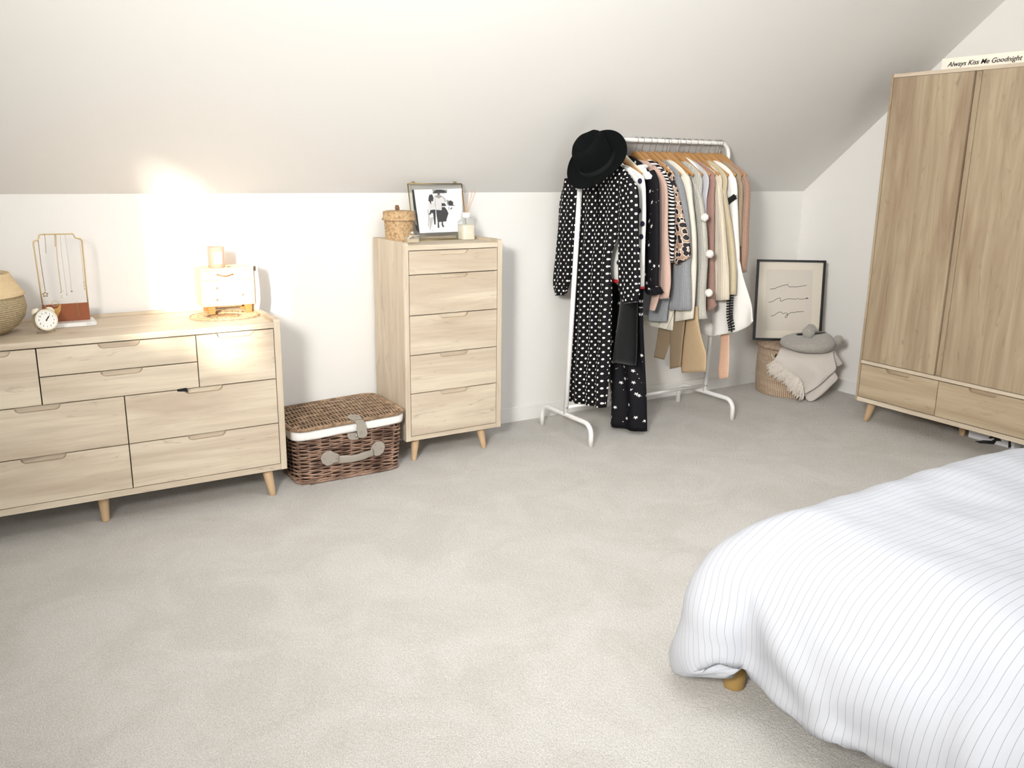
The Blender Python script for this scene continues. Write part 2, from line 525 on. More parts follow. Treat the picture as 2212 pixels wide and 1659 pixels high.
# ================================================================== case furniture
def drawer_front(x0, x1, z0, z1, y, nx0, nx1, nd, th=.018, mp=None):
    """front board with a scooped finger notch in its top edge; x along, returned as point list in the x-z plane"""
    c = nd
    pts = [(x0, z0), (x1, z0), (x1, z1)]
    if nx0 is not None:
        Q = [(.021*(1-math.cos(k/6*PI/2)), nd*math.sin(k/6*PI/2)) for k in range(7)]
        pts += [(nx1-dx, z1-dz) for dx, dz in Q]+[(nx0+dx, z1-dz) for dx, dz in reversed(Q)]
    pts += [(x0, z1)]
    return pts
def leg_mesh(parent, top, foot, rt, rb, mat=LEGW):
    top, foot = Vector(top), Vector(foot); d = (top-foot)
    bm = bmesh.new()
    pr = [(rb*.9, 0), (rb, .003)] + [(rb+(rt-rb)*t, .003+(d.length-.003)*t) for t in (.3, .65, 1)]
    lathe(bm, pr, foot, 24, d)
    # flatten the ends to the horizontal planes
    for v in bm.verts:
        if (v.co-foot).dot(d.normalized()) < .0015: v.co.z = foot.z
    o = mesh_obj('leg', bm, mat, parent, smooth=True)
    return o

# ---------- wide dresser
DX0, DX1, DY, DYB = -.196, 1.026, 3.43, 3.878
root = thing('dresser', 'wide low pale oak sideboard with many scooped drawers at the left', 'dresser', ((DX0+DX1)/2, (DY+DYB)/2, 0))
zb0, zb1, zt, zr = .118, .143, .744, .757
bm = bmesh.new()
for xa, xb in ((DX0, DX0+.025), (DX1-.025, DX1)):
    bm = bmesh.new()
    prism(bm, [(xa, DY, zb0), (xa, DYB, zb0), (xa, DYB, zr), (xa, DY+.012, zr), (xa, DY+.004, zr-.004), (xa, DY, zr-.012)], (xb-xa, 0, 0))
    mesh_obj('side_panel', bm, OAKZ, root)
bm = bmesh.new(); box(bm, DX0+.025, DX1-.025, DY+.001, DYB, .721, zt, .001)
box(bm, DX0+.025, DX1-.025, DYB-.012, DYB, zt, zr, .001)
mesh_obj('top_panel', bm, OAKX, root)
bm = bmesh.new(); box(bm, DX0+.025, DX1-.025, DY+.001, DYB, zb0, zb1, .001)
mesh_obj('bottom_panel', bm, OAKX, root)
bm = bmesh.new(); box(bm, DX0+.025, DX1-.025, DY+.03, DYB-.001, zb1, .721)
mesh_obj('inner_carcass', bm, DARKGAP, root)
def add_drawer(root, x0, x1, z0, z1, y, nx, nw, nd=.019, mat=OAKX, flip=False, name='drawer'):
    g = .0021
    nx0, nx1 = (nx-nw/2, nx+nw/2) if nx is not None else (None, None)
    pts = drawer_front(x0+g, x1-g, z0+g, z1-g, y, nx0, nx1, nd)
    bm = bmesh.new()
    if not flip: P = [(a, y, b) for a, b in pts]; ext = (0, .018, 0)
    else: P = [(y, a, b) for a, b in pts]; ext = (.018, 0, 0)
    prism(bm, P, ext)
    d = mesh_obj(name, bm, mat, root)
    if nx is not None:
        bm = bmesh.new()
        if not flip: box(bm, nx0-.01, nx1+.01, y+.0185, y+.022, z1-nd-.01, z1-.004)
        else: box(bm, y+.0185, y+.022, nx0-.01, nx1+.01, z1-nd-.01, z1-.004)
        mesh_obj('finger_recess', bm, mat, d)
    return d
xi0, xi1 = DX0+.026, DX1-.026
xm = .424
add_drawer(root, .152, .697, .614, .719, DY, .424, .145)
add_drawer(root, .152, .697, .511, .614, DY, .424, .145)
add_drawer(root, xi0, .152, .511, .719, DY, .0, .145)
add_drawer(root, .697, xi1, .511, .719, DY, .848, .145)
for xa, xb, nx in ((xi0, xm, .136), (xm, xi1, .712)):
    add_drawer(root, xa, xb, .322, .511, DY, nx, .148)
    add_drawer(root, xa, xb, .144, .322, DY, nx, .148)
for x, y in ((DX1-.07, DY+.045), (xm-.1, DY+.09), (DX0+.07, DY+.045), (DX1-.07, DYB-.05), (DX0+.07, DYB-.05)):
    s = 1 if x > .6 else (-1 if x < 0 else 0)
    leg_mesh(root, (x-.004*s, y, zb0), (x+.012*s, y-(.012 if y < 3.6 else -.012), 0), .0225, .014)
o = bpy.data.objects.new('fabric_scrap', None)
C.objects.remove if False else None
bpy.data.objects.remove(o)
bm = bmesh.new()
P0 = at(383, 845, 1, DY-.002); P1 = at(403, 840, 1, DY-.002); P2 = at(404, 845, 1, DY-.004)
prism(bm, [P0, P0+Vector((.001, 0, .007)), P1+Vector((0, 0, .004)), P1+Vector((.003, 0, -.002)), P2+Vector((.003, 0, -.008)), P2+Vector((-.004, 0, -.001)), P0+Vector((.002, 0, -.002))], (0, .0035, 0))
tag(mesh_obj('fabric_scrap', bm, plain('black_cloth', '#100f14', .9)), 'tiny black scrap of fabric caught in the sideboard drawer gap', 'fabric')

# ---------- tall chest
TX0, TX1, TY, TYB = 1.627, 2.141, 3.54, 3.878
root = thing('chest_of_drawers', 'narrow tall pale oak chest with five scooped drawers beside the hamper', 'chest of drawers', ((TX0+TX1)/2, (TY+TYB)/2, 0))
zb0, zb1, zt, zr = .108, .130, 1.019, 1.032
CHT = zt
bm = bmesh.new()
for xa, xb in ((TX0, TX0+.025), (TX1-.025, TX1)):
    bm = bmesh.new()
    prism(bm, [(xa, TY, zb0), (xa, TYB, zb0), (xa, TYB, zr), (xa, TY+.014, zr), (xa, TY+.004, zr-.005), (xa, TY, zr-.014)], (xb-xa, 0, 0))
    mesh_obj('side_panel', bm, OAKZ, root)
bm = bmesh.new(); box(bm, TX0+.025, TX1-.025, TY+.001, TYB, .996, zt, .001)
box(bm, TX0+.025, TX1-.025, TYB-.012, TYB, zt, zr, .001)
mesh_obj('top_panel', bm, OAKX, root)
bm = bmesh.new(); box(bm, TX0+.025, TX1-.025, TY+.001, TYB, zb0, zb1, .001)
mesh_obj('bottom_panel', bm, OAKX, root)
bm = bmesh.new(); box(bm, TX0+.025, TX1-.025, TY+.03, TYB-.001, zb1, .996)
mesh_obj('inner_carcass', bm, DARKGAP, root)
zs = [.131, .336, .518, .702, .887, .995]
for a, b in zip(zs, zs[1:]):
    add_drawer(root, TX0+.026, TX1-.026, a, b, TY, 1.881, .152, .020)
for x, y, s in ((TX0+.07, TY+.05, -1), (TX1-.09, TY+.05, 1), (TX0+.07, TYB-.05, -1), (TX1-.09, TYB-.05, 1)):
    leg_mesh(root, (x, y, zb0), (x+.016*s, y-(.014 if y < 3.7 else -.014), 0), .021, .0125)

# ---------- wardrobe (front faces -x)
OAKW = wood('pale_oak_wardrobe', 2, '#ad9c82', '#826b54', amt=1.3)
WX, WXB, WYA, WYB = 4.085, 4.62, 2.946, 1.985
root = thing('wardrobe', 'tall pale oak two-door wardrobe with two drawers on tapered legs', 'wardrobe', ((WX+WXB)/2, (WYA+WYB)/2, 0))
zb0, zb1, zt = .134, .157, 1.848
bm = bmesh.new()
for ya, yb in ((WYA-.013, WYA), (WYB, WYB+.013)):
    bm = bmesh.new(); box(bm, WX, WXB, ya, yb, zb0, zt, .001)
    mesh_obj('side_panel', bm, OAKW, root)
bm = bmesh.new(); box(bm, WX, WXB, WYB+.013, WYA-.013, zt-.018, zt, .001)
mesh_obj('top_panel', bm, OAKY, root)
bm = bmesh.new(); box(bm, WX, WXB, WYB+.013, WYA-.013, zb0, zb1, .001)
mesh_obj('bottom_panel', bm, OAKY, root)
bm = bmesh.new(); box(bm, WX, WXB-.1, WYB+.013, WYA-.013, .346, .364, .001)
mesh_obj('middle_rail', bm, OAKY, root)
bm = bmesh.new(); box(bm, WX+.03, WXB-.001, WYB+.014, WYA-.014, zb1, zt-.018)
mesh_obj('inner_carcass', bm, DARKGAP, root)
OAKWD = wood('pale_oak_wardrobe_drawer', 1, '#b8a78c', '#8a745b')
bm = bmesh.new(); box(bm, WX+.001, WX+.019, 2.508, WYA-.016, .367, 1.829, .001)
mesh_obj('door', bm, OAKW, root)
bm = bmesh.new()
prism(bm, [(WX+.001, WYB+.016, 0), (WX+.001, 2.466, 0), (WX+.010, 2.476, 0), (WX+.012, 2.503, 0), (WX+.019, 2.503, 0), (WX+.019, WYB+.016, 0)], (0, 0, 1.462))
for v in bm.verts: v.co.z += .367
mesh_obj('door', bm, OAKW, root)
for ya, yb, nc in ((2.475, WYA-.015, 2.705), (WYB+.015, 2.475, 2.244)):
    add_drawer(root, ya, yb, .159, .344, WX+.001, nc, .145, .020, OAKWD, True)
for x, y, fx, fy in ((WX+.10, WYA-.045, WX+.105, WYA-.012), (WX+.10, WYB+.06, WX+.10, WYB+.045), (4.41, 2.50, 4.41, 2.50), (WXB-.07, WYA-.06, WXB-.055, WYA-.045), (WXB-.07, WYB+.06, WXB-.055, WYB+.045)):
    leg_mesh(root, (x, y, zb0), (fx, fy, 0), .025, .0155)

# sign on the wardrobe
sx = 4.16
sroot = thing('wooden_sign', 'long white wooden sign with black handwriting on top of the wardrobe', 'sign', (sx, 2.5, 1.848))
a = at(2026, 152, 0, sx); b = at(2043, 125, 0, sx)
y_l = a.y+.005
bm = bmesh.new(); box(bm, sx, sx+.012, 2.30-.02, y_l-.02, 1.8485, 1.908, .0015)
mesh_obj('board', bm, plain('white_painted_board', '#efe9da', .6, var=.05, nscale=20), sroot)
def text_mesh(name, s, size, M_, mat, parent, shear=0, extrude=.0006, align='CENTER', bold=0):
    cu = bpy.data.curves.new(name, 'FONT'); cu.body = s; cu.size = size; cu.shear = shear
    cu.extrude = extrude; cu.align_x = align; cu.align_y = 'CENTER'; cu.offset = bold
    to = bpy.data.objects.new(name+'_t', cu); C.objects.link(to)
    bpy.context.view_layer.update()
    me = bpy.data.meshes.new_from_object(to.evaluated_get(bpy.context.evaluated_depsgraph_get()))
    bpy.data.objects.remove(to)
    me.transform(M_)
    me.materials.clear(); me.materials.append(mat)
    o = bpy.data.objects.new(name, me); C.objects.link(o); o.parent = parent
    o.matrix_parent_inverse = world_of(parent).inverted()
    return o
def frame_m(o, xa, ya):
    """matrix placing text: local x -> xa, local y -> ya at o"""
    xa, ya = Vector(xa).normalized(), Vector(ya).normalized()
    M_ = Matrix((xa, ya, xa.cross(ya))).transposed().to_4x4(); M_.translation = Vector(o); return M_
INK = plain('black_ink', '#15120f', .7)
lx = [at(2047, 141, 0, sx).y, at(2209, 127, 0, sx).y]
wtxt = lx[0]-lx[1]
txt = text_mesh('lettering', 'Always Kiss Me Goodnight', .031, frame_m((sx-.0015, (lx[0]+lx[1])/2, 1.8765), (0, -1, 0), (0, 0, 1)), INK, sroot, .3, .0008, bold=.0001)
mn = min(v.co.y for v in txt.data.vertices); mx = max(v.co.y for v in txt.data.vertices)
k = wtxt/(mx-mn); cyy = (mn+mx)/2
for v in txt.data.vertices: v.co.y = (lx[0]+lx[1])/2+(v.co.y-cyy)*k

# white box with black shapes under the wardrobe
bx = 4.405
b0, b1 = 2.463, 2.218
broot = thing('storage_box', 'white box printed with black shapes pushed under the wardrobe', 'box', (bx+.09, (b0+b1)/2, 0))
bm = bmesh.new(); box(bm, bx, bx+.2, b1, b0, .001, .118, .002)
mesh_obj('carton', bm, plain('white_card', (.80, .80, .84), .5), broot)
def flatpx(bm, pts, xx, ext=.0008):
    P = [at(u, v, 0, xx) for u, v in pts]
    for p in P: p.z = min(max(p.z, .002), .117)
    prism(bm, P, (-ext, 0, 0))
def cz(x, y): return (2060+x*152/2212, 900+y*152/2212)
bm = bmesh.new()
flatpx(bm, [cz(*p) for p in [(880, 760), (960, 740), (1180, 755), (1260, 730), (1290, 690), (1240, 670), (1170, 690), (1120, 685), (1105, 655), (1180, 605), (1290, 625), (1460, 675), (1505, 780), (1440, 765), (1340, 765), (1310, 830), (1260, 865), (1100, 850), (930, 830), (860, 820)]], bx-.0005)
flatpx(bm, [cz(*p) for p in [(1725, 755), (1800, 770), (1808, 965), (1770, 985), (1710, 1020)]], bx-.0005)
mesh_obj('black_print', bm, plain('black_print_ink', '#17161a', .5), broot)
bm = bmesh.new()
P = [at(*cz(670, 775), 2, .002), at(*cz(820, 835), 2, .002), at(*cz(1290, 868), 2, .002), at(*cz(960, 740), 2, .004), at(*cz(800, 780), 2, .004)]
prism(bm, P, (0, 0, .002))
tag(mesh_obj('paper_scrap', bm, plain('black_print_ink', '#17161a', .5)), 'thin black strip lying on the carpet before the white box', 'scrap')
bm = bmesh.new(); box(bm, 4.52, 4.545, 2.47, 2.62, .001, .12, .002)
tag(mesh_obj('shoe_box', bm, plain('brown_board', '#4a3b2a', .8)), 'dark brown board standing in the shade under the wardrobe', 'box')

# ================================================================== bed
def build_bed():
    root = thing('bed', 'low double bed with round wooden legs hidden under the striped duvet', 'bed', (2.65, .72, 0))
    bm = bmesh.new(); box(bm, 1.60, 3.66, -.02, 1.46, .115, .22, .01)
    mesh_obj('bed_base', bm, plain('bed_fabric', '#b9b2a6', .9, bump=.3), root)
    bm = bmesh.new(); box(bm, 1.76, 3.66, .04, 1.40, .225, .40, .06)
    mesh_obj('mattress', bm, plain('mattress_ticking', '#e8e6e0', .9), root, True)
    for x, y in ((1.632, 1.452), (3.6, 1.40), (3.6, .04), (1.64, .02)):
        bm = bmesh.new(); lathe(bm, [(.028, 0), (.029, .003), (.032, .118)], (x, y, 0), 28)
        mesh_obj('leg', bm, plain('oiled_pine', '#a8884f', .45), root, True)
    return root
build_bed()
def duvet():
    # cloth laid over a rounded box, u along the bed towards the foot, t across
    XH, XFOOT = 3.70, 1.525
    YN, YFAR = -.06, 1.515
    rf, rs = .30, .15
    top = .482
    nu, nt = 190, 170
    lf, lsd = .62, .52     # cloth beyond the rounding start
    bm = bmesh.new(); uvl = bm.loops.layers.uv.verify()
    u0 = XFOOT+rf      # x where the foot rounding starts
    y1 = YFAR-rs; y0 = YN+rs
    grid = []
    def arc(s, r, drop):
        """distance s past the rounding start -> horizontal out, vertical down"""
        q = r*PI/2
        if s <= 0: return 0, 0
        if s < q:
            a = s/r; return r*math.sin(a), r*(1-math.cos(a))
        return r + .02*math.sin((s-q)*6), r+(s-q)
    for i in range(nu):
        s = (XH-u0+lf)*i/(nu-1)
        a = max(0, s-(XH-u0))
        row = []
        for j in range(nt):
            t = y0-lsd + (y1-y0+2*lsd)*j/(nt-1)
            b = t-y1 if t > y1 else (y0-t if t < y0 else 0)
            sg = 1 if t > y1 else -1
            x = XH-s if a == 0 else u0
            y = min(max(t, y0), y1)
            if a > 0 and b > 0:
                # corner: blend radius by direction
                d = (a**2.2+b**2.2)**(1/2.2); th = math.atan2(b, a); r = rf*math.cos(th)**2+rs*math.sin(th)**2
                h, dn = arc(d, r, 0)
                ex = 1.0+.36*math.sin(2*th)
                hx = h*math.cos(th)*ex*(rf/r if r else 1)**.5; hy = h*math.sin(th)*ex*(rs/r)**.3
                x = u0-hx; y = y+sg*hy
            elif a > 0:
                h, dn = arc(a, rf, 0); x = u0-h
            elif b > 0:
                h, dn = arc(b, rs, 0); y = y+sg*h
            else: dn = 0
            z = top-dn
            # body of the filling and soft creases
            z += .012*math.sin(x*2.1+.4)*math.sin(y*2.6+.5)*.6
            wr = mnoise.noise(Vector((x*3.2, y*3.2, z*3.2)))*.016
            wr += mnoise.noise(Vector((x*9, y*3.5+2, z*9)))*.009
            wr += (abs(mnoise.noise(Vector((x*5+y*3, y*2-x*4, z*6))))-.2)*-.014*min(1, .25+dn/.2)
            # long diagonal creases running down the foot end
            k1 = max(0, math.sin((y*5.2+z*6.5)+mnoise.noise(Vector((x*2, y*2, z*3)))*2))**5
            dd = min(1, dn/.25)
            wr -= .030*k1*dd
            k2 = max(0, math.sin((y*13-z*9)+mnoise.noise(Vector((x*3, y*2, z*2)))*3))**4
            wr += .016*k2*dd
            nrm = Vector((-(a > 0)*min(1, a/rf), (sg if b > 0 else 0)*min(1, b/rs), 1 if dn < .15 else .1)).normalized()
            p = Vector((x, y, z)) + nrm*wr
            row.append((p, t, s))
        grid.append(row)
    # hem: keep the cloth off the carpet
    vs = []
    for row in grid:
        vr = []
        for p, t, s in row:
            x, y = p.x, p.y
            lim = .135+.03*mnoise.noise(Vector((x*3, y*2.6, 5)))+.012*math.sin(y*9)
            if x > 1.7: lim = .10
            cd = math.hypot(x-1.45, y-1.57)
            lim -= .125*max(0, 1-cd/.17)
            lim += .022*math.exp(-((y-1.40)/.06)**2)
            if x > 1.75 and y > 1.4: lim = .12
            if p.z < lim:
                under = lim-p.z
                # tuck the rest back under the edge
                p = Vector((p.x+min(under, .10)*(.9 if x < 1.75 else 0), p.y-min(under, .10)*(.9 if y > 1.45 else (-.9 if y < 0 else 0)), lim+.02*min(1, under/.1)))
            vr.append(bm.verts.new(p))
        vs.append(vr)
    for i in range(nu-1):
        for j in range(nt-1):
            f = bm.faces.new((vs[i][j], vs[i+1][j], vs[i+1][j+1], vs[i][j+1])); f.smooth = True
            for lp, (a, b) in zip(f.loops, ((i, j), (i+1, j), (i+1, j+1), (i, j+1))):
                lp[uvl].uv = (grid[a][b][1]+5, grid[a][b][2])
    q = N('pinstripe_cotton'); q.b.inputs['Roughness'].default_value = .85; q.b.inputs['Specular IOR Level'].default_value = .15
    uv = q.n('ShaderNodeTexCoord').outputs['UV']
    sp = q.n('ShaderNodeSeparateXYZ'); q.l(uv, sp.inputs[0])
    fr = q.math('FRACT', q.math('MULTIPLY', sp.outputs[0], 1/.0195))
    wob = q.noise(uv, 40, 2)
    q.col(q.mix(q.math('LESS_THAN', fr, .055), (.51, .525, .565), (.28, .28, .32)))
    q.bump(q.noise(q.vec('MULTIPLY', uv, (1, .3, 1)), 26, 4, .6), .25, .01)
    o = mesh_obj('duvet', bm, q.m, None, True)
    md = o.modifiers.new('thick', 'SOLIDIFY'); md.thickness = .012; md.offset = -1
    tag(o, 'white duvet with fine grey pinstripes hanging over the foot of the bed', 'duvet')
duvet()

# ================================================================== wicker hamper by the chest
def hamper():
    x0, x1, y0, y1 = 1.085, 1.588, 3.485, 3.845
    root = thing('wicker_hamper', 'brown wicker hamper with white liner between the sideboard and chest', 'hamper', ((x0+x1)/2, (y0+y1)/2, 0))
    WK = woven('brown_willow', '#9a7257', '#5b3d2c', 60, ax=(1, 1, 1))
    q = N('brown_willow_rods'); q.b.inputs['Roughness'].default_value = .32
    tx = q.tex(); nz = q.noise(tx, 14, 2, .5); n2 = q.noise(tx, 6, 2)
    q.col(q.mix(q.ramp(nz, [(.35, 0.0), (.65, 1.0)]), srgb('#5f4537'), srgb('#aa8a75')))
    RODS = q.m
    q = N('tan_willow_rods'); q.b.inputs['Roughness'].default_value = .5
    tx = q.tex(); nz = q.noise(tx, 35, 3, .6)
    q.col(q.mix(q.ramp(nz, [(.35, 0.0), (.65, 1.0)]), srgb('#785f49'), srgb('#b5987c')))
    LRODS = q.m
    INNER = plain('dark_willow', '#2a1a12', .9)
    H_ = .255
    def rrect(z, off=0.0, n=140, rad=.05):
        fl = .014*(1-z/H_)     # walls lean out towards the top
        ax0, ax1, ay0, ay1 = x0+fl-off, x1-fl+off, y0+fl-off, y1-fl+off
        r = rad; pts = []
        segs = [((ax0+r, ay0), (ax1-r, ay0)), 'a', ((ax1, ay0+r), (ax1, ay1-r)), 'b', ((ax1-r, ay1), (ax0+r, ay1)), 'c', ((ax0, ay1-r), (ax0, ay0+r)), 'd']
        cs = {'a': (ax1-r, ay0+r, -PI/2), 'b': (ax1-r, ay1-r, 0), 'c': (ax0+r, ay1-r, PI/2), 'd': (ax0+r, ay0+r, PI)}
        for s in segs:
            if isinstance(s, str):
                cx, cy, a0 = cs[s]
                for k in range(1, 7): a = a0+PI/2*k/7; pts.append((cx+r*math.cos(a), cy+r*math.sin(a)))
            else:
                (ax, ay), (bx_, by) = s; m_ = 36 if abs(bx_-ax) > abs(by-ay) else 25
                for k in range(m_+1): pts.append((ax+(bx_-ax)*k/m_, ay+(by-ay)*k/m_))
        return pts
    # body
    bm = bmesh.new()
    base = rrect(0)
    # lengths for weave phase
    def withphase(pts):
        L = 0; out = []
        for i, p in enumerate(pts):
            if i: L += math.dist(p, pts[i-1])
            out.append((p, L))
        return out, L+math.dist(pts[-1], pts[0])
    rows = 27
    for k in range(rows):
        z = .012+(H_-.02)*k/(rows-1)
        pp, L = withphase(rrect(z))
        ns = round(L/.098)*2
        cx, cy = (x0+x1)/2, (y0+y1)/2
        P = []
        for (px, py), l in pp:
            ph = l/L*ns*PI + (k % 2)*PI
            d = .0062*math.sin(ph)
            nx_, ny_ = (px-cx)/((x1-x0)/2), (py-cy)/((y1-y0)/2)
            m_ = max(abs(nx_), abs(ny_)); nx_, ny_ = (nx_/m_)**5, (ny_/m_)**5
            P.append((px+nx_*d, py+ny_*d, z+.0018*math.sin(ph*.5+k)))
        tube(bm, P, .0039, 6, True)
    pp, L = withphase(rrect(0)); ns = round(L/.098)*2
    for k in range(ns):
        l = L*(k)/ns
        # stake follows the lean
        i = min(range(len(pp)), key=lambda i_: abs(pp[i_][1]-l))
        a = rrect(.0, -.002)[i]; b = rrect(H_, -.002)[i]
        tube(bm, [(a[0], a[1], .004), (b[0], b[1], H_)], .0038, 6)
    # foot border: slanting rods
    pp, L = withphase(rrect(0, .004)); nb = 34
    for k in range(nb):
        l0 = L*k/nb; l1 = (L*(k+2.6)/nb) % L
        def pt(l, z, off):
            i = min(range(len(pp)), key=lambda i_: abs(pp[i_][1]-l)); p = pp[i][0]; return (p[0], p[1], z)
        tube(bm, [pt(l0, .005, 0), pt((l0+(L*1.3/nb)) % L, .010, 0), pt(l1, .022, 0)], .0045, 6)
    body = mesh_obj('woven_body', bm, RODS, root, True)
    bm = bmesh.new()
    r0, r1 = rrect(.004, -.007), rrect(H_, -.007)
    A = [bm.verts.new((p[0], p[1], .004)) for p in r0]; B = [bm.verts.new((p[0], p[1], H_)) for p in r1]
    for i in range(len(A)):
        j = (i+1) % len(A); bm.faces.new((A[i], A[j], B[j], B[i]))
    bm.faces.new(list(reversed(A)))
    mesh_obj('inner_shell', bm, INNER, root)
    # cotton liner folded over the rim
    bm = bmesh.new()
    prof = [(-.008, H_+.012), (.004, H_+.016), (.011, H_+.012), (.013, H_), (.012, H_-.018), (.010, H_-.026), (.007, H_-.027)]
    rings = []
    for off, z in prof:
        P = rrect(H_, off, rad=.055)
        rings.append([bm.verts.new((p[0]+.003*mnoise.noise(Vector((p[0]*30, p[1]*30, z*40))), p[1]+.003*mnoise.noise(Vector((p[0]*25, p[1]*30, z*50+4))), z-.018*(x1-p[0])/(x1-x0)+.003*mnoise.noise(Vector((p[0]*18, p[1]*18, 2))))) for p in P])
    for A, B in zip(rings, rings[1:]):
        n_ = len(A)
        for i in range(n_): bm.faces.new((A[i], A[(i+1) % n_], B[(i+1) % n_], B[i]))
    bmesh.ops.recalc_face_normals(bm, faces=bm.faces)
    ln = mesh_obj('cotton_liner', bm, plain('white_cotton', (.82, .81, .78), .9, bump=.3, bscale=60, bdist=.004), root, True)
    # lid: strands front to back over cross ribs, slightly domed
    bm = bmesh.new()
    lx0, lx1, ly0, ly1, lz = x0-.012, x1+.004, y0-.016, y1+.006, H_+.022
    nx_ = 68; ribs = 7
    def dome(u, v): return lz-.018*(1-u)+.010*(1-(2*u-1)**4)*(1-(2*v-1)**4)
    for i in range(nx_):
        u = (i+.5)/nx_; x = lx0+(lx1-lx0)*u; P = []
        c_ = .028*max(0, 1-min(u, 1-u)/.05)   # rounded corners
        for j in range(49):
            v = j/48; y = ly0+c_+(ly1-ly0-2*c_)*v
            P.append((x+.001*math.sin(i*7), y, dome(u, v)+.0016*math.sin(v*ribs*PI+(i % 2)*PI)))
        tube(bm, P, .0026, 5, flat=1.0)
    for j in range(1, ribs):
        v = j/ribs; y = ly0+(ly1-ly0)*v
        tube(bm, [(lx0+(lx1-lx0)*i/20, y, dome(i/20, v)-.0005) for i in range(21)], .0035, 6)
    lid = mesh_obj('woven_lid', bm, LRODS, root, True)
    # wrapped border
    bm = bmesh.new()
    cr = .055; P = []
    for cx, cy, a0 in ((lx1-cr, ly0+cr, -PI/2), (lx1-cr, ly1-cr, 0), (lx0+cr, ly1-cr, PI/2), (lx0+cr, ly0+cr, PI)):
        for k in range(7): a = a0+PI/2*k/6; P.append((cx+cr*math.cos(a), cy+cr*math.sin(a), lz-.018*(lx1-(cx+cr*math.cos(a)))/(lx1-lx0)))
    tube(bm, P, .0075, 10, True)
    # coils
    Q = []; n_ = len(P)
    tot = 0; dense = []
    for i in range(n_):
        a, b = Vector(P[i]), Vector(P[(i+1) % n_]); m_ = max(1, int((b-a).length/.0065))
        for k in range(m_): dense.append((a+(b-a)*k/m_, (b-a).normalized()))
    for p, t in dense:
        s = t.cross(Vector((0, 0, 1)))
        R = .0088; ring = [p+s*R*math.cos(w)+Vector((0, 0, 1))*R*.9*math.sin(w) for w in [2*PI*k/8 for k in range(8)]]
        tube(bm, ring, .0021, 4, True)
    mesh_obj('lid_border', bm, LRODS, lid, True)
    bm = bmesh.new(); prism(bm, [(lx0+.02, ly0+.02, lz-.026), (lx1-.02, ly0+.02, lz-.009), (lx1-.02, ly0+.02, lz-.005), (lx0+.02, ly0+.02, lz-.022)], (0, ly1-ly0-.04, 0))
    mesh_obj('lid_underside', bm, INNER, lid)
    # grey leather: strap plate on the lid, buckle plate, carry handle
    LEA = plain('grey_leather', '#9c9489', .55, var=.06, nscale=15, bump=.15, bscale=300)
    PF = (0, y0-.006, 0)
    def g(x, y): return (660+x*220/1921, 870+y*220/1921)
    bm = bmesh.new()
    yf = y0-.034; zf = lz+.001
    e0, e1 = at(*g(880, 318), 1, yf), at(*g(1062, 288), 1, yf)
    strap = [at(*g(*p), 1, yf) for p in [(930, 352), (975, 420), (968, 500), (975, 560), (1000, 660), (1080, 665), (1150, 630), (1172, 570), (1150, 480), (1120, 385), (1090, 325)]]
    prism(bm, [Vector((e0.x, yf, zf))]+strap+[Vector((e1.x, yf, zf))], (0, .003, 0))
    top = [at(*g(*p), 2, zf+.002) for p in [(1040, 265), (950, 236), (840, 230), (795, 262), (790, 295)]]
    prism(bm, [Vector((e0.x, yf, zf+.002)), Vector((e1.x, yf, zf+.002))]+top, (0, 0, .003))
    strap_o = mesh_obj('closing_strap', bm, LEA, root)
    bm = bmesh.new()
    prism(bm, [at(*g(*p), 1, yf+.010) for p in [(790, 590), (960, 560), (1000, 660), (1000, 690), (900, 705), (830, 690), (795, 650)]], (0, .003, 0))
    mesh_obj('buckle_plate', bm, LEA, root)
    bm = bmesh.new()
    yh = y0-.012
    def disc(pts): prism(bm, [at(*g(*p), 1, yh) for p in pts], (0, .003, 0))
    disc([(285, 1050), (320, 970), (400, 915), (480, 905), (540, 940), (620, 965), (640, 1000), (640, 1130), (600, 1120), (540, 1130), (480, 1175), (400, 1190), (320, 1140)])
    mesh_obj('handle_plate', bm, LEA, root)
    bm = bmesh.new()
    disc([(1230, 870), (1270, 790), (1340, 730), (1420, 725), (1480, 770), (1500, 840), (1470, 930), (1400, 990), (1330, 1005), (1280, 980), (1250, 930)])
    mesh_obj('handle_plate', bm, LEA, root)
    bm = bmesh.new()
    up = [(630, 1000), (760, 990), (860, 990), (980, 965), (1100, 930), (1200, 900), (1275, 880)]
    lo = [(620, 1145), (770, 1135), (880, 1125), (1010, 1095), (1130, 1060), (1220, 1020), (1285, 1005)]
    fr = []
    for k, (a, b) in enumerate(zip(up, lo)):
        off = .018*math.sin(PI*(k+.4)/6.8)+.004
        pa, pb = at(*g(*a), 1, yh-off), at(*g(*b), 1, yh-off)
        fr.append((pa, pb, .007))
    loft(bm, fr, (0, -1, 0), 20, 12, noise_amp=0, sq=.5)
    mesh_obj('carry_handle', bm, LEA, root, True)
    def rivet(c, d, r=.0028):
        bm = bmesh.new(); lathe(bm, [(r, 0), (r*.93, .0012), (r*.45, .002), (0, .0022)], c, 10, d)
        mesh_obj('rivet', bm, STEEL, root, True)
    for p in [(480, 965), (362, 1055), (485, 1110), (575, 1000), (580, 1055), (690, 1035), (690, 1100), (1320, 795), (1432, 860), (1325, 945), (1265, 880)]:
        rivet(at(*g(*p), 1, yh-.001 if p[0] not in (690,) else yh-.008), (0, -1, 0))
    rivet(at(*g(845, 620), 1, yf+.009), (0, -1, 0), .003)
    for p in [(870, 268), (960, 262)]: rivet(at(*g(*p), 2, zf+.005), (0, 0, 1), .003)
    bm = bmesh.new()
    c = at(*g(1050, 565), 1, yf-.001)
    tube(bm, [c+Vector((.0045*math.cos(a), 0, .0075*math.sin(a))) for a in [2*PI*k/16 for k in range(16)]], .0014, 6, True)
    mesh_obj('eyelet', bm, STEEL, root, True)
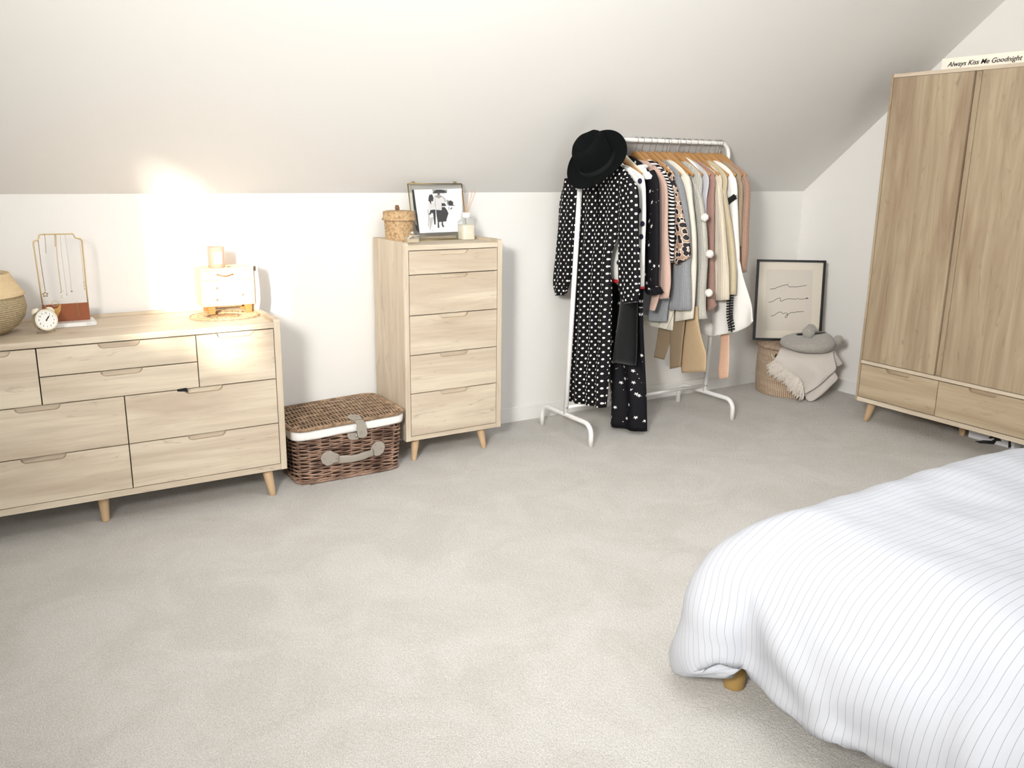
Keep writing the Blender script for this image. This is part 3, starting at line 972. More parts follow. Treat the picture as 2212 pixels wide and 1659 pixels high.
    bm = bmesh.new()
    tube(bm, [at(*g(955, 600), 1, yf-.002), at(*g(960, 660), 1, yf-.003)], .0022, 6)
    mesh_obj('latch_pin', bm, STEEL, root, True)
hamper()

# ================================================================== things on the dresser
DT = .7445
def seagrass_belly():
    c = Vector((-.025, 3.665, DT))
    root = thing('belly_basket', 'large round seagrass basket with folded top at the left edge', 'basket', c)
    q = N('seagrass_two_tone'); q.b.inputs['Roughness'].default_value = .9
    tx = q.tex('Object'); w = q.n('ShaderNodeTexWave'); w.wave_type = 'BANDS'; w.bands_direction = 'Z'
    w.inputs['Scale'].default_value = 42; w.inputs['Distortion'].default_value = 1.0; w.inputs['Detail'].default_value = 2
    q.l(tx, w.inputs['Vector']); nz = q.noise(tx, 120, 3)
    q.col(q.mix(nz, srgb('#8d7d5c'), srgb('#cbb996')))
    q.bump(q.math('ADD', w.outputs['Fac'], nz), .7, .004)
    lower = q.m
    q = N('seagrass_light'); q.b.inputs['Roughness'].default_value = .9
    tx = q.tex('Object'); w = q.n('ShaderNodeTexWave'); w.wave_type = 'BANDS'; w.bands_direction = 'Z'
    w.inputs['Scale'].default_value = 50; w.inputs['Distortion'].default_value = .6
    q.l(tx, w.inputs['Vector']); nz = q.noise(tx, 60, 3)
    q.col(q.mix(nz, srgb('#d6bd92'), srgb('#e6d1a8')))
    q.bump(w.outputs['Fac'], .5, .003); upper = q.m
    bm = bmesh.new()
    lathe(bm, [(.075, 0), (.105, .004), (.145, .03), (.168, .062), (.177, .095), (.174, .125), (.165, .146)], c, 56)
    mesh_obj('woven_belly', bm, lower, root, True)
    bm = bmesh.new()
    wob = lambda a, k: .02*math.sin(2*a+.6)*(k/8)
    lathe(bm, [(.164, .139), (.176, .143), (.171, .152), (.155, .177), (.141, .20), (.135, .215), (.131, .222), (.126, .222), (.122, .212), (.126, .175), (.13, .145)], c, 56, wob=wob)
    mesh_obj('folded_rim', bm, upper, root, True)
seagrass_belly()

def clock():
    c = at(99, 688, 1, 3.60); c = Vector((c.x, 3.60, DT+.048))
    c = Vector((at(97, 695, 1, 3.60).x, 3.60, DT+.046))
    root = thing('alarm_clock', 'small cream twin-bell alarm clock beside the round basket', 'clock', (c.x, c.y, DT))
    fd = Vector((.28, -.95, .20)).normalized()       # facing direction
    CR = plain('cream_enamel', '#e2dac8', .35)
    R = .037
    bm = bmesh.new()
    lathe(bm, [(R*.80, -.034), (R*.96, -.030), (R, -.024), (R, .012), (R*1.06, .014), (R*1.06, .020), (R*.93, .021), (R*.90, .017), (0, .017)], c, 40, fd)
    mesh_obj('case', bm, CR, root, True)
    bm = bmesh.new(); lathe(bm, [(R*.90, .0172), (R*.90, .018), (0, .018)], c, 40, fd)
    dial = mesh_obj('dial', bm, plain('dial_paper', '#ecebe6', .5), root)
    up = (Vector((0, 0, 1))-fd*fd.z).normalized(); rt = up.cross(fd).normalized()
    tilt = .10
    up2 = up*math.cos(tilt)+rt*math.sin(tilt)*.6; rt2 = up2.cross(fd).normalized()
    for k in range(1, 13):
        a = k*PI/6
        p = c+fd*.0184+up2*(math.cos(a)*R*.70)+rt2*(math.sin(a)*R*.70)
        text_mesh('numeral', str(k), .0085, frame_m(p, rt2, up2), plain('grey_ink', '#57534e', .6), dial, 0, .0001, bold=.0002)
    bm = bmesh.new()
    for a, L, w in ((math.radians(36), .021, .0022), (math.radians(200), .006, .0022), (math.radians(30), .013, .0022)):
        d = up2*math.cos(a)+rt2*math.sin(a); s = d.cross(fd); o = c+fd*.0192
        prism(bm, [o-s*w*.5, o+s*w*.5, o+d*L*.6+s*w*.9, o+d*L, o+d*L*.6-s*w*.9], fd*.0005)
    lathe(bm, [(.0026, 0), (.0026, .001), (0, .0012)], c+fd*.0190, 12, fd)
    mesh_obj('hands', bm, INK, root)
    for s, nm in ((-1, 'bell'), (1, 'bell')):
        d = (up*.80+rt*s*.60).normalized(); b = c+d*(R+.005)+fd*-.003
        bm = bmesh.new(); lathe(bm, [(.0165, 0), (.0160, .004), (.0125, .0085), (.006, .0115), (0, .012)], b, 24, d)
        tube(bm, [b-d*.008, b+d*.0], .0016, 6)
        lathe(bm, [(.0022, .011), (.0022, .014), (0, .0145)], b, 8, d)
        mesh_obj(nm, bm, CR, root, True)
    bm = bmesh.new()
    P = [c+up*(R+.012)+rt*.012*math.cos(a)+up*.012*math.sin(a) for a in [PI*k/10 for k in range(11)]]
    tube(bm, P, .0009, 6)
    mesh_obj('top_ring', bm, STEEL, root, True)
    for s in (-1, 1):
        a = c-up*R*.75+rt*s*R*.62; f = Vector((c.x, c.y, 0))+rt*s*R*.85; f = Vector((f.x, f.y-.004, DT))
        bm = bmesh.new(); tube(bm, [a, f+Vector((0, 0, .0016))], .0016, 8); mesh_obj('foot', bm, STEEL, root, True)
    a = c-up*R*.8-fd*.024; bm = bmesh.new(); tube(bm, [a, (a.x, a.y+.004, DT+.0016)], .0016, 8); mesh_obj('foot', bm, STEEL, root, True)
clock()

JY = 3.735
def jewellery():
    root = thing('jewellery_stand', 'gold wire jewellery stand with brown back plate on white marble base', 'jewellery stand', (.29, JY, DT))
    q = N('white_marble'); q.b.inputs['Roughness'].default_value = .3
    tx = q.tex(); nz = q.noise(tx, 9, 5, .7, 1.5)
    q.col(q.mix(q.ramp(nz, [(.46, 0.0), (.5, .5), (.54, 0.0)]), (.80, .79, .77), (.45, .45, .46)))
    bl, br = at(105, 714, 1, JY-.055).x, at(209, 700, 1, JY-.055).x
    bm = bmesh.new(); box(bm, .190, br, JY-.06, JY+.055, DT, DT+.016, .0015)
    mesh_obj('marble_base', bm, q.m, root)
    y = JY-.005
    TL, TR = at(93, 661, 1, y), at(191, 652, 1, y)
    bm = bmesh.new(); box(bm, TL.x-.004, TR.x, y-.002, y+.005, DT+.016, TL.z+.003)
    mesh_obj('back_plate', bm, plain('brown_leather', '#8a4a26', .6, var=.06, bump=.1), root)
    px = [(93, 664), (72, 526), (73, 521), (80, 519), (84, 514), (84, 508), (89, 506.5), (157, 505), (160, 509), (162, 513), (168, 515), (174, 516), (177, 520), (190, 655)]
    P = [at(u, v, 1, y-.001) for u, v in px]
    sm = []
    for i, (a, b) in enumerate(zip(P, P[1:])):
        for k in range(4): sm.append(a+(b-a)*k/4)
    sm.append(P[-1])
    bm = bmesh.new(); tube(bm, sm, .0026, 8)
    mesh_obj('wire_frame', bm, GOLD, root, True)
    yn = y-.007
    def chain(pts, r, label, mat=GOLD, extra=None, name='necklace'):
        bm = bmesh.new()
        Q = [at(480*0+u, v, 1, yn) for u, v in pts]
        # hang a loop over the rail
        D = []
        for a, b in zip(Q, Q[1:]):
            n_ = max(2, int((b-a).length/.0028))
            for k in range(n_): D.append(a+(b-a)*k/n_)
        for k, p in enumerate(D):
            d = Vector((.0006, 0, 0)) if k % 2 else Vector((0, .0006, 0))
        tube(bm, [p+Vector((.0004*math.sin(k*2.2), .0004*math.cos(k*2.2), 0)) for k, p in enumerate(D)], r, 5)
        top = Q[0]; tube(bm, [top, top+Vector((0, .002, .004)), top+Vector((0, .008, .004)), top+Vector((0, .009, -.002))], r, 5)
        o = thing(name, label, 'necklace' if name == 'necklace' else 'earring', (Q[-1].x, yn, Q[-1].z), 'jewellery on the gold stand')
        mesh_obj('chain', bm, mat, o, True)
        if extra:
            for nm, f in extra:
                bm = bmesh.new(); f(bm); mesh_obj(nm, bm, mat, o, True)
        return o
    def z1(x, y_): return (x/5.925, 480+y_/5.925)
    def star(bm):
        c = at(*z1(580, 925), 1, yn)
        P = [c+Vector((math.sin(a)*r, 0, math.cos(a)*r)) for a, r in [(k*PI/5, .0105 if k % 2 == 0 else .0048) for k in range(10)]]
        D = []
        for i in range(10):
            for k in range(3): D.append(P[i]+(P[(i+1) % 10]-P[i])*k/3)
        tube(bm, D, .0013, 6, True)
    DG = plain('aged_gold', '#8d6a3e', .4, 1.0)
    chain([z1(490, 250), z1(520, 500), z1(560, 760), z1(580, 890)], .0011, 'long dark gold necklace with an open star pendant, leftmost on the stand', DG, [('star_pendant', star)])
    chain([z1(572, 165), z1(585, 300), z1(588, 410)], .0008, 'short fine gold chain hanging near the left of the top bar', DG)
    chain([z1(700, 165), z1(706, 250), z1(708, 325)], .0014, 'short thick gold chain at the middle of the top bar', GOLD)
    def moon(bm):
        c = at(*z1(797, 952), 1, yn)
        tube(bm, [c+Vector((.003*math.cos(a), 0, .0045*math.sin(a))) for a in [PI*.35+PI*1.3*k/12 for k in range(13)]], .0012, 6)
    def bead(bm):
        c = at(*z1(780, 900), 1, yn); lathe(bm, [(0, -.003), (.003, 0), (0, .003)], c, 8)
        c = at(*z1(810, 880), 1, yn); lathe(bm, [(0, -.002), (.002, 0), (0, .002)], c, 8)
    chain([z1(715, 180), z1(735, 480), z1(770, 760), z1(790, 900)], .0013, 'long gold necklace with a tiny crescent pendant at the middle', GOLD, [('crescent_pendant', moon), ('bead', bead)])
    chain([z1(770, 160), z1(790, 420), z1(850, 870), z1(856, 935)], .0006, 'fine pale chain with a small bar pendant right of the crescent one', plain('silver_wire', '#b9b2a4', .35, 1.0), [('bar_pendant', lambda bm: tube(bm, [at(*z1(855, 905), 1, yn), at(*z1(857, 940), 1, yn)], .0013, 6))])
    chain([z1(830, 160), z1(880, 520), z1(915, 870)], .0006, 'fine pale chain with a copper disc pendant', plain('silver_wire', '#b9b2a4', .35, 1.0), [('disc_pendant', lambda bm: lathe(bm, [(.0038, 0), (.0038, .0012)], at(*z1(917, 884), 1, yn), 16, (0, -1, 0)))])
    chain([z1(1022, 225), z1(1050, 500), z1(1075, 770), z1(1080, 850)], .0008, 'fine gold chain with beads along the right side rail', GOLD, [('bead', lambda bm: [lathe(bm, [(0, -.0035), (.0035, 0), (0, .0035)], at(*z1(1078+q*4, 770+q*42), 1, yn), 8) for q in range(3)])])
    chain([z1(985, 1035), z1(1005, 1130), z1(1018, 1205)], .0007, 'thin gold threader chain hanging on the brown plate', GOLD)
    # statement earring hooked on the plate
    c = at(*z1(705, 1040), 1, yn)
    er = thing('earring', 'gold hoop earring with a fan shaped drop on the brown plate', 'earring', c, 'jewellery on the gold stand')
    bm = bmesh.new(); tube(bm, [c+Vector((.0105*math.cos(a), 0, .0105*math.sin(a))) for a in [2*PI*k/28 for k in range(28)]], .0010, 6, True)
    mesh_obj('hoop', bm, GOLD, er, True)
    bm = bmesh.new()
    prism(bm, [at(*z1(*p), 1, yn-.001) for p in [(650, 1085), (685, 1110), (735, 1100), (768, 1040), (782, 1060), (778, 1130), (750, 1190), (722, 1228), (690, 1190), (660, 1140)]], (0, .001, 0))
    mesh_obj('fan_drop', bm, plain('brushed_gold', '#b98f55', .5, .8), er)
jewellery()

def mini_cabinet():
    fy = 3.665
    root = thing('jewellery_cabinet', 'miniature white drawer cabinet on orange wooden legs, candle on top', 'cabinet', (.88, fy+.05, DT))
    def z2(x, y_): return (380+x/7.542, 500+y_/7.542)
    def a_(x, y_, off=0): return at(*z2(x, y_), 1, fy+off)
    tl, tr, bl, br = a_(385, 600), a_(1255, 600), a_(430, 1212), a_(1285, 1212)
    x0 = (tl.x+bl.x)/2; x1 = (tr.x+br.x)/2+.002; z1_ = a_(800, 598).z; z0 = a_(800, 1212).z
    PINE = plain('pale_pine', '#e8c9a0', .6, var=.06, nscale=20)
    ORW = plain('orange_wood', '#b0733f', .5, var=.08, nscale=20)
    WHT = plain('white_paint', (.82, .80, .75), .5)
    yb = fy+.125
    bm = bmesh.new()
    box(bm, x0, x1, fy, yb, z1_-.008, z1_, .001); box(bm, x0, x1, fy, yb, z0, z0+.006, .001)
    box(bm, x0, x0+.008, fy, yb, z0+.006, z1_-.008, .0005); box(bm, x1-.010, x1, fy, yb, z0+.006, z1_-.008, .0005)
    box(bm, x0+.008, x1-.010, yb-.005, yb, z0+.006, z1_-.008)
    zm1 = a_(800, 800).z; zm2 = a_(800, 835).z
    box(bm, x0+.008, x1-.010, fy+.001, yb-.005, zm2, zm1, .0005)
    mesh_obj('carcass', bm, PINE, root)
    bm = bmesh.new(); box(bm, x0+.009, x1-.011, fy+.001, fy+.09, zm1+.001, z1_-.009, .0005)
    d = mesh_obj('drawer', bm, PINE, root)
    bm = bmesh.new()
    hp = [a_(665, 705, -.001), a_(690, 705, -.006), a_(740, 722, -.010), a_(800, 728, -.011), a_(860, 718, -.010), a_(905, 698, -.006), a_(935, 698, -.001)]
    tube(bm, hp, .0018, 8, flat=1.6)
    mesh_obj('leather_pull', bm, plain('brown_cord', '#7b5a3c', .6), d, True)
    xm_ = a_(880, 900).x; zmid = a_(600, 1000).z
    knob = lambda bm, p: lathe(bm, [(.002, 0), (.002, .004), (.0055, .006), (.006, .009), (.004, .011), (0, .0115)], p, 16, (0, -1, 0))
    for xa, xb, za, zb, kp in ((x0+.009, xm_, zmid, zm2, (655, 920)), (x0+.009, xm_, z0+.007, zmid, (660, 1106)), (xm_, x1-.011, z0+.007, zm2, (1072, 1020))):
        bm = bmesh.new(); box(bm, xa+.0006, xb-.0006, fy+.001, fy+.09, za+.0006, zb-.0006, .0005)
        d = mesh_obj('drawer', bm, WHT, root)
        bm = bmesh.new(); knob(bm, a_(*kp)+Vector((0, .001, 0))); mesh_obj('knob', bm, plain('pewter_knob', '#b8a890', .35, .7), d, True)
    lz_ = DT+.0025+.006
    for (xa, xb, ya) in ((a_(525, 1215).x, a_(655, 1215).x, fy+.012), (a_(1130, 1215).x, a_(1255, 1215).x, fy+.012)):
        for yy in (ya, yb-.024):
            bm = bmesh.new()
            prism(bm, [(xa, yy, z0), (xb, yy, z0), (xb-.002, yy+.001, lz_), (xa+.006, yy+.001, lz_)], (0, .012, 0))
            mesh_obj('leg', bm, ORW, root)
    bm = bmesh.new(); box(bm, a_(650, 1235).x, a_(1130, 1235).x, fy+.05, fy+.062, z0-.012, z0-.001, .0005)
    mesh_obj('stretcher', bm, PINE, root)
    # candle
    c = Vector((at(468, 575, 1, fy+.045).x, fy+.045, z1_))
    cd = thing('candle', 'pink glass candle jar with white label on the miniature cabinet', 'candle', c)
    bm = bmesh.new(); R = .036
    lathe(bm, [(R*.86, 0), (R*.90, .001), (R*.94, .02), (R, .085), (R*.95, .0852), (R*.93, .07), (0, .068)], c, 36)
    mesh_obj('jar', bm, plain('pink_glass', '#e08e80', .25, spec=.6), cd, True)
    bm = bmesh.new(); pr = []
    n_ = 10
    A = []
    for k in range(n_+1):
        a = math.radians(-118+56*k/n_)
        rr = lambda z: R*(.94+.06*(z-.02)/.065)+.0006
        A.append((bm.verts.new(c+Vector((rr(.018)*math.cos(a), rr(.018)*math.sin(a), .018))), bm.verts.new(c+Vector((rr(.066)*math.cos(a), rr(.066)*math.sin(a), .066)))))
    for p, q_ in zip(A, A[1:]): bm.faces.new((p[0], q_[0], q_[1], p[1]))
    lb = mesh_obj('label', bm, plain('label_paper', (.83, .81, .77), .6), cd)
    lb.modifiers.new('t', 'SOLIDIFY').thickness = .0004
    bm = bmesh.new()
    kp = Vector((at(497, 580, 2, z1_).x+.004, fy+.03, z1_+.0016))
    tube(bm, [kp+Vector((.004*math.cos(a), .004*math.sin(a), 0)) for a in [2*PI*k/12 for k in range(12)]], .0011, 6, True)
    tube(bm, [kp+Vector((.004, 0, 0)), kp+Vector((.014, .003, 0))], .0011, 6)
    tag(mesh_obj('small_key', bm, plain('aged_gold', '#8d6a3e', .4, 1.0), None, True), 'tiny dark key lying beside the pink candle', 'key')
    # round mirror leaning behind the cabinet's right side
    mc = Vector((x1+.012, fy+.09, DT+.10))
    mr = thing('plaque', 'slim pale round-edged plaque standing against the right side of miniature cabinet', 'plaque', (mc.x, mc.y, DT))
    bm = bmesh.new()
    pts = [(x1+.004, DT+.012), (x1+.012, DT+.006), (x1+.022, DT+.02), (x1+.028, DT+.06), (x1+.028, DT+.12), (x1+.022, z1_+.004), (x1+.004, z1_-.002)]
    prism(bm, [(a, fy+.02, b) for a, b in pts], (0, .10, 0))
    mesh_obj('plaque_body', bm, plain('pale_lacquer', '#d8c7b8', .4), mr)
    bm = bmesh.new(); box(bm, x1+.006, x1+.013, fy+.012, fy+.019, z1_-.018, z1_+.002, .001); mesh_obj('clip', bm, plain('dark_clip', '#3d3530', .5), mr)
mini_cabinet()

def trivet():
    c = Vector((.865, 3.655, DT))
    root = thing('rattan_mat', 'scalloped rattan leaf mat under the miniature cabinet', 'mat', c)
    RAT = plain('rattan_cane', '#b89c78', .5, var=.12, nscale=40)
    bm = bmesh.new()
    rx, ry = .135, .115
    n_ = 24
    P = [c+Vector((rx*.80*math.cos(2*PI*k/60), ry*.80*math.sin(2*PI*k/60), .0035)) for k in range(60)]
    tube(bm, P, .0028, 6, True)
    P = [c+Vector((rx*.62*math.cos(2*PI*k/60), ry*.62*math.sin(2*PI*k/60), .0035)) for k in range(60)]
    tube(bm, P, .0028, 6, True)
    mesh_obj('ring', bm, RAT, root, True)
    for k in range(n_):
        a = 2*PI*(k+.5)/n_; w = PI/n_*1.15
        bm = bmesh.new(); Q = []
        for j in range(13):
            t = j/12; aa = a+w*math.sin(PI*2*t)*1.25; rr = .52+.52*math.sin(PI*t)**.8
            Q.append(c+Vector((rx*rr*math.cos(aa+.12*(rr-.6)), ry*rr*math.sin(aa+.12*(rr-.6)), .0045+.006*max(0, (rr-.75)))))
        tube(bm, Q, .0021, 5)
        mesh_obj('loop', bm, RAT, root, True)
    bm = bmesh.new(); lathe(bm, [(rx*.40, .001), (rx*.40, .005), (0, .005)], c, 40, xs=1.0)
    for v in bm.verts: v.co.y = c.y+(v.co.y-c.y)*ry/rx
    mesh_obj('woven_centre', bm, SEAGRASS, root)
trivet()

# ================================================================== things on the chest
def round_basket():
    c = Vector((1.708, 3.755, CHT))
    root = thing('lidded_basket', 'small round seagrass basket with lid and leather loop on the tall chest', 'basket', c)
    R = .0705
    bm = bmesh.new()
    def wob(a, k): return .014*math.sin(a*22+k*2.4)+.008*math.sin(a*7+k)
    prof = [(R*.80, 0), (R*.88, .004)]+[(R*(.90+.07*t)+(.0012 if i % 2 else -.0012), .008+.095*t) for i, t in enumerate([k/13 for k in range(14)])]
    lathe(bm, prof, c, 88, wob=wob)
    mesh_obj('woven_body', bm, SEAGRASS, root, True)
    bm = bmesh.new()
    lathe(bm, [(R*1.04, .098), (R*1.12, .099), (R*1.13, .106), (R*1.05, .110), (R*1.055, .130), (R*1.03, .138), (R*.8, .142), (R*.3, .144), (0, .144)], c, 88, wob=lambda a, k: .012*math.sin(a*24+k*2.1))
    lid = mesh_obj('lid', bm, SEAGRASS, root, True)
    bm = bmesh.new()
    b = c+Vector((-.012, -.006, .143))
    tube(bm, [b, b+Vector((-.006, 0, .012)), b+Vector((-.004, 0, .021)), b+Vector((.004, 0, .020)), b+Vector((.007, 0, .010)), b+Vector((.006, 0, 0))], .0032, 8, flat=1.8)
    mesh_obj('leather_loop', bm, plain('brown_cord', '#7b5a3c', .6), lid, True)
round_basket()

def photo_frame():
    # glass and brass frame leaning back against the sloping ceiling
    yb, yt = 3.755, 3.815
    BLp, BRp = at(893, 519, 1, yb), at(1001, 514, 1, yb)
    TLp, TRp = at(882, 397.5, 1, yt), at(1006, 397, 1, yt)
    x0, x1 = (BLp.x+TLp.x)/2, (TRp.x+BRp.x)/2
    zb, zt_ = CHT+.002, (TLp.z+TRp.z)/2
    U = Vector((0, yt-yb, zt_-zb)); Hh = U.length; U.normalize()
    X = Vector((1, 0, 0)); Nn = X.cross(U)      # towards the viewer (-y)
    O = Vector((x0, yb, zb)); Wd = x1-x0
    root = thing('photo_frame', 'brass edged glass frame holding a black and white photograph', 'photo frame', (x0+Wd/2, yb, CHT))
    def P(a, b, o=0): return O+X*a+U*b+Nn*o
    bm = bmesh.new()
    for a, b in ((P(0, 0), P(Wd, 0)), (P(Wd, 0), P(Wd, Hh)), (P(Wd, Hh), P(0, Hh)), (P(0, Hh), P(0, 0))):
        tube(bm, [a, b], .0028, 6)
    for fx in (.09, .86):
        c = P(Wd*fx, Hh+.006)
        tube(bm, [c+X*.006*math.cos(t)+U*.005*math.sin(t) for t in [2*PI*k/12 for k in range(12)]], .0012, 6, True)
        tube(bm, [c+X*.008+X*.005*math.cos(t)+U*.004*math.sin(t) for t in [2*PI*k/12 for k in range(12)]], .0010, 6, True)
    mesh_obj('brass_edging', bm, plain('old_brass', '#a08a55', .35, 1.0), root, True)
    bm = bmesh.new(); prism(bm, [P(.002, .002, -.001), P(Wd-.002, .002, -.001), P(Wd-.002, Hh-.002, -.001), P(.002, Hh-.002, -.001)], Nn*.002)
    q = N('clear_pane'); q.t.nodes.remove(q.b)
    tr = q.n('ShaderNodeBsdfTransparent'); gl = q.n('ShaderNodeBsdfGlossy'); gl.inputs['Roughness'].default_value = .02
    tr.inputs[0].default_value = (.985, .99, .985, 1)
    mxs = q.n('ShaderNodeMixShader'); mxs.inputs[0].default_value = .008
    q.l(tr.outputs[0], mxs.inputs[1]); q.l(gl.outputs[0], mxs.inputs[2])
    q.l(mxs.outputs[0], q.t.nodes['Material Output'].inputs[0])
    CLEAR = q.m
    MATS['clear'] = CLEAR
    mesh_obj('glass_pane', bm, CLEAR, root)
    # the print
    def zf(x, y_): return (870+x*170/1880, 380+y_*170/1880)
    def pp(x, y_, o): return atp(*zf(x, y_), P(0, 0, o), Nn)
    bm = bmesh.new(); prism(bm, [pp(*p, .0018) for p in [(265, 330), (1410, 300), (1435, 1325), (405, 1370)]], Nn*.0004)
    pr = mesh_obj('photograph', bm, plain('photo_paper', (.66, .67, .69), .35), root)
    def blob(name, col, polys, o=.0026):
        bm = bmesh.new()
        for poly in polys: prism(bm, [pp(*p, o) for p in poly], Nn*.0002)
        return mesh_obj(name, bm, plain(name+'_tone', col, .4), pr)
    blob('dark_border', '#2b2927', [[(218, 332), (265, 330), (405, 1365), (325, 1290), (300, 1150)]], .0019)
    blob('pale_strip', '#87837e', [[(290, 800), (318, 1000), (345, 1180), (300, 1160), (270, 900)]], .0030)
    blob('mid_grey', '#8f8d87', [[(695, 325), (1060, 325), (1060, 400), (980, 420), (740, 420)], [(765, 480), (850, 440), (920, 470), (1010, 540), (1030, 620), (930, 640), (935, 800), (790, 800), (765, 660)], [(1040, 560), (1110, 600), (1120, 700), (1060, 690)]], .0024)
    blob('shirt_grey', '#c9c8c6', [[(775, 500), (860, 540), (930, 500), (1000, 560), (1000, 630), (925, 640), (930, 795), (795, 795), (780, 660)], [(620, 640), (740, 620), (770, 700), (765, 790), (640, 805), (610, 730)]], .0028)
    blob('umbrella_black', '#3a3a3a', [[(700, 415), (790, 335), (900, 325), (1000, 350), (1062, 400), (900, 405), (800, 415)], [(640, 450), (700, 440), (735, 520), (725, 610), (680, 600), (680, 690), (640, 620), (610, 590), (620, 500)], [(830, 420), (890, 420), (880, 450), (835, 450)], [(930, 650), (1000, 650), (1045, 715), (930, 725)], [(935, 745), (1005, 745), (1060, 820), (1070, 850), (1092, 890), (1040, 1060), (1055, 1080), (960, 1095), (965, 1160), (995, 1220), (960, 1225), (930, 1180), (930, 1095), (865, 1105), (870, 1180), (875, 1240), (835, 1240), (835, 1100), (810, 960), (795, 810), (930, 820)], [(655, 815), (780, 800), (785, 960), (785, 1165), (755, 1160), (725, 900), (700, 880), (650, 930), (620, 920), (650, 870)], [(1090, 600), (1150, 585), (1205, 630), (1200, 690), (1255, 712), (1100, 712), (1085, 650)], [(1125, 800), (1170, 750), (1190, 770), (1150, 800)], [(1095, 735), (1105, 735), (1108, 810), (1098, 810)]], .0030)
    blob('faint_grey', '#b2b0ae', [[(585, 800), (610, 780), (640, 960), (620, 1220), (600, 1200), (610, 1000)], [(640, 1000), (740, 980), (700, 1150), (660, 1290), (640, 1280)], [(690, 1295), (745, 1295), (740, 1310), (690, 1310)]], .0027)
    blob('dark_corner', '#5d6157', [[(1290, 1340), (1430, 1325), (1425, 1470), (1275, 1475)], ], .0022)
photo_frame()

def diffuser():
    y = 3.70
    l, r = at(1001, 515, 1, y), at(1029, 514, 1, y)
    cx = (l.x+r.x)/2; R = (r.x-l.x)/2
    root = thing('reed_diffuser', 'clear glass reed diffuser with white collar beside the photo frame', 'diffuser', (cx, y+R, CHT))
    c = Vector((cx, y+R, CHT))
    def px_z(v): return at(1013, v, 1, y+R*.5).z
    zsh, zcb, zct = px_z(478), px_z(471), px_z(459.5)
    def sq(bm, hw, z0, z1, hw1=None, bev=.004, mi=0):
        hw1 = hw1 or hw; rings = []
        return box(bm, c.x-hw, c.x+hw, c.y-hw, c.y+hw, z0, z1, bev, mi)
    bm = bmesh.new()
    # square bottle with sloping shoulders
    prof = [(R*.97, 0), (R, .003), (R, zsh-CHT-.006), (R*.93, zsh-CHT), (R*.60, zcb-CHT-.002), (R*.56, zcb-CHT+.004)]
    def sqr(a, k):
        e = 5.0; f = (abs(math.cos(a))**e+abs(math.sin(a))**e)**(-1/e)
        return (f-1)*(1 if k < 4 else .2)
    lathe(bm, prof, c, 48, wob=sqr)
    mesh_obj('bottle', bm, CLOUDY, root, True)
    bm = bmesh.new(); lathe(bm, [(R*.93, .002), (R*.94, .004), (R*.94, (zsh-CHT)*.80)], c, 48, wob=lambda a, k: sqr(a, 0))
    mesh_obj('scented_oil', bm, plain('cream_liquid', '#e6dcc4', .3), root, True)
    bm = bmesh.new(); rc = (at(1020.5, 465, 1, y+.01).x-at(1005, 465, 1, y+.01).x)/2
    lathe(bm, [(rc, zcb-CHT), (rc, zct-CHT), (rc*.5, zct-CHT)], c, 32)
    mesh_obj('collar', bm, plain('white_plastic', (.84, .83, .81), .4), root, True)
    for (u, v), k in (((1000, 413), -1.0), ((1012, 411), 0), ((1021, 411), .3), ((1028, 412), 1)):
        t = at(u, v, 1, c.y+.002*k)
        bm = bmesh.new(); tube(bm, [c+Vector((k*.004, .002*k, zct-CHT-.012)), t], .0013, 6)
        mesh_obj('reed', bm, plain('rattan_reed', '#cf9f78', .7), root, True)
    wt = plain('label_white', (.85, .85, .83), .5)
    text_mesh('lettering', 'SLEEP', .009, frame_m((c.x, c.y-R*1.0-.0006, at(1012, 502, 1, y).z), (1, 0, 0), (0, 0, 1)), wt, root, 0, .0002, bold=.0003)
diffuser()

def perfume():
    y = 3.64
    l, r = at(880, 536, 1, y), at(907, 536, 1, y)
    root = thing('perfume_bottle', 'clear square perfume bottle with a cream ribbon on the tall chest', 'perfume', ((l.x+r.x)/2, y+.012, CHT))
    zt_ = at(890, 511, 1, y).z
    bm = bmesh.new(); box(bm, l.x, r.x, y, y+.026, CHT, zt_, .003)
    mesh_obj('bottle', bm, CLOUDY, root)
    bm = bmesh.new(); box(bm, l.x+.003, r.x-.003, y+.003, y+.023, CHT+.003, CHT+(zt_-CHT)*.62, .001)
    mesh_obj('perfume_liquid', bm, plain('amber_liquid', '#c9b48e', .2), root)
    cx = (l.x+r.x)/2; c = Vector((cx, y+.013, zt_))
    bm = bmesh.new()
    box(bm, cx-.015, cx+.015, y+.003, y+.023, zt_, zt_+.004, .001)
    lathe(bm, [(.008, .004), (.008, .009), (.010, .010), (.0105, .018), (.006, .023), (0, .024)], c, 20)
    mesh_obj('silver_cap', bm, plain('polished_silver', '#e2ded4', .15, 1.0), root, True)
    bm = bmesh.new()
    for s in (-1, 1):
        Q = [c+Vector((0, -.014, .004)), c+Vector((s*.012, -.016, .002)), c+Vector((s*.022, -.018, -.002 if s < 0 else .006)), c+Vector((s*.032, -.018, -.014 if s < 0 else .004))]
        tube(bm, Q, .005, 8, taper=[.4, .9, 1.1, .8], flat=.25)
    tube(bm, [c+Vector((.015*math.cos(a), -.001+.013*math.sin(a), .003)) for a in [2*PI*k/16 for k in range(16)]], .002, 6, True)
    mesh_obj('ribbon_bow', bm, plain('cream_ribbon', '#ead6c0', .5), root, True)
perfume()

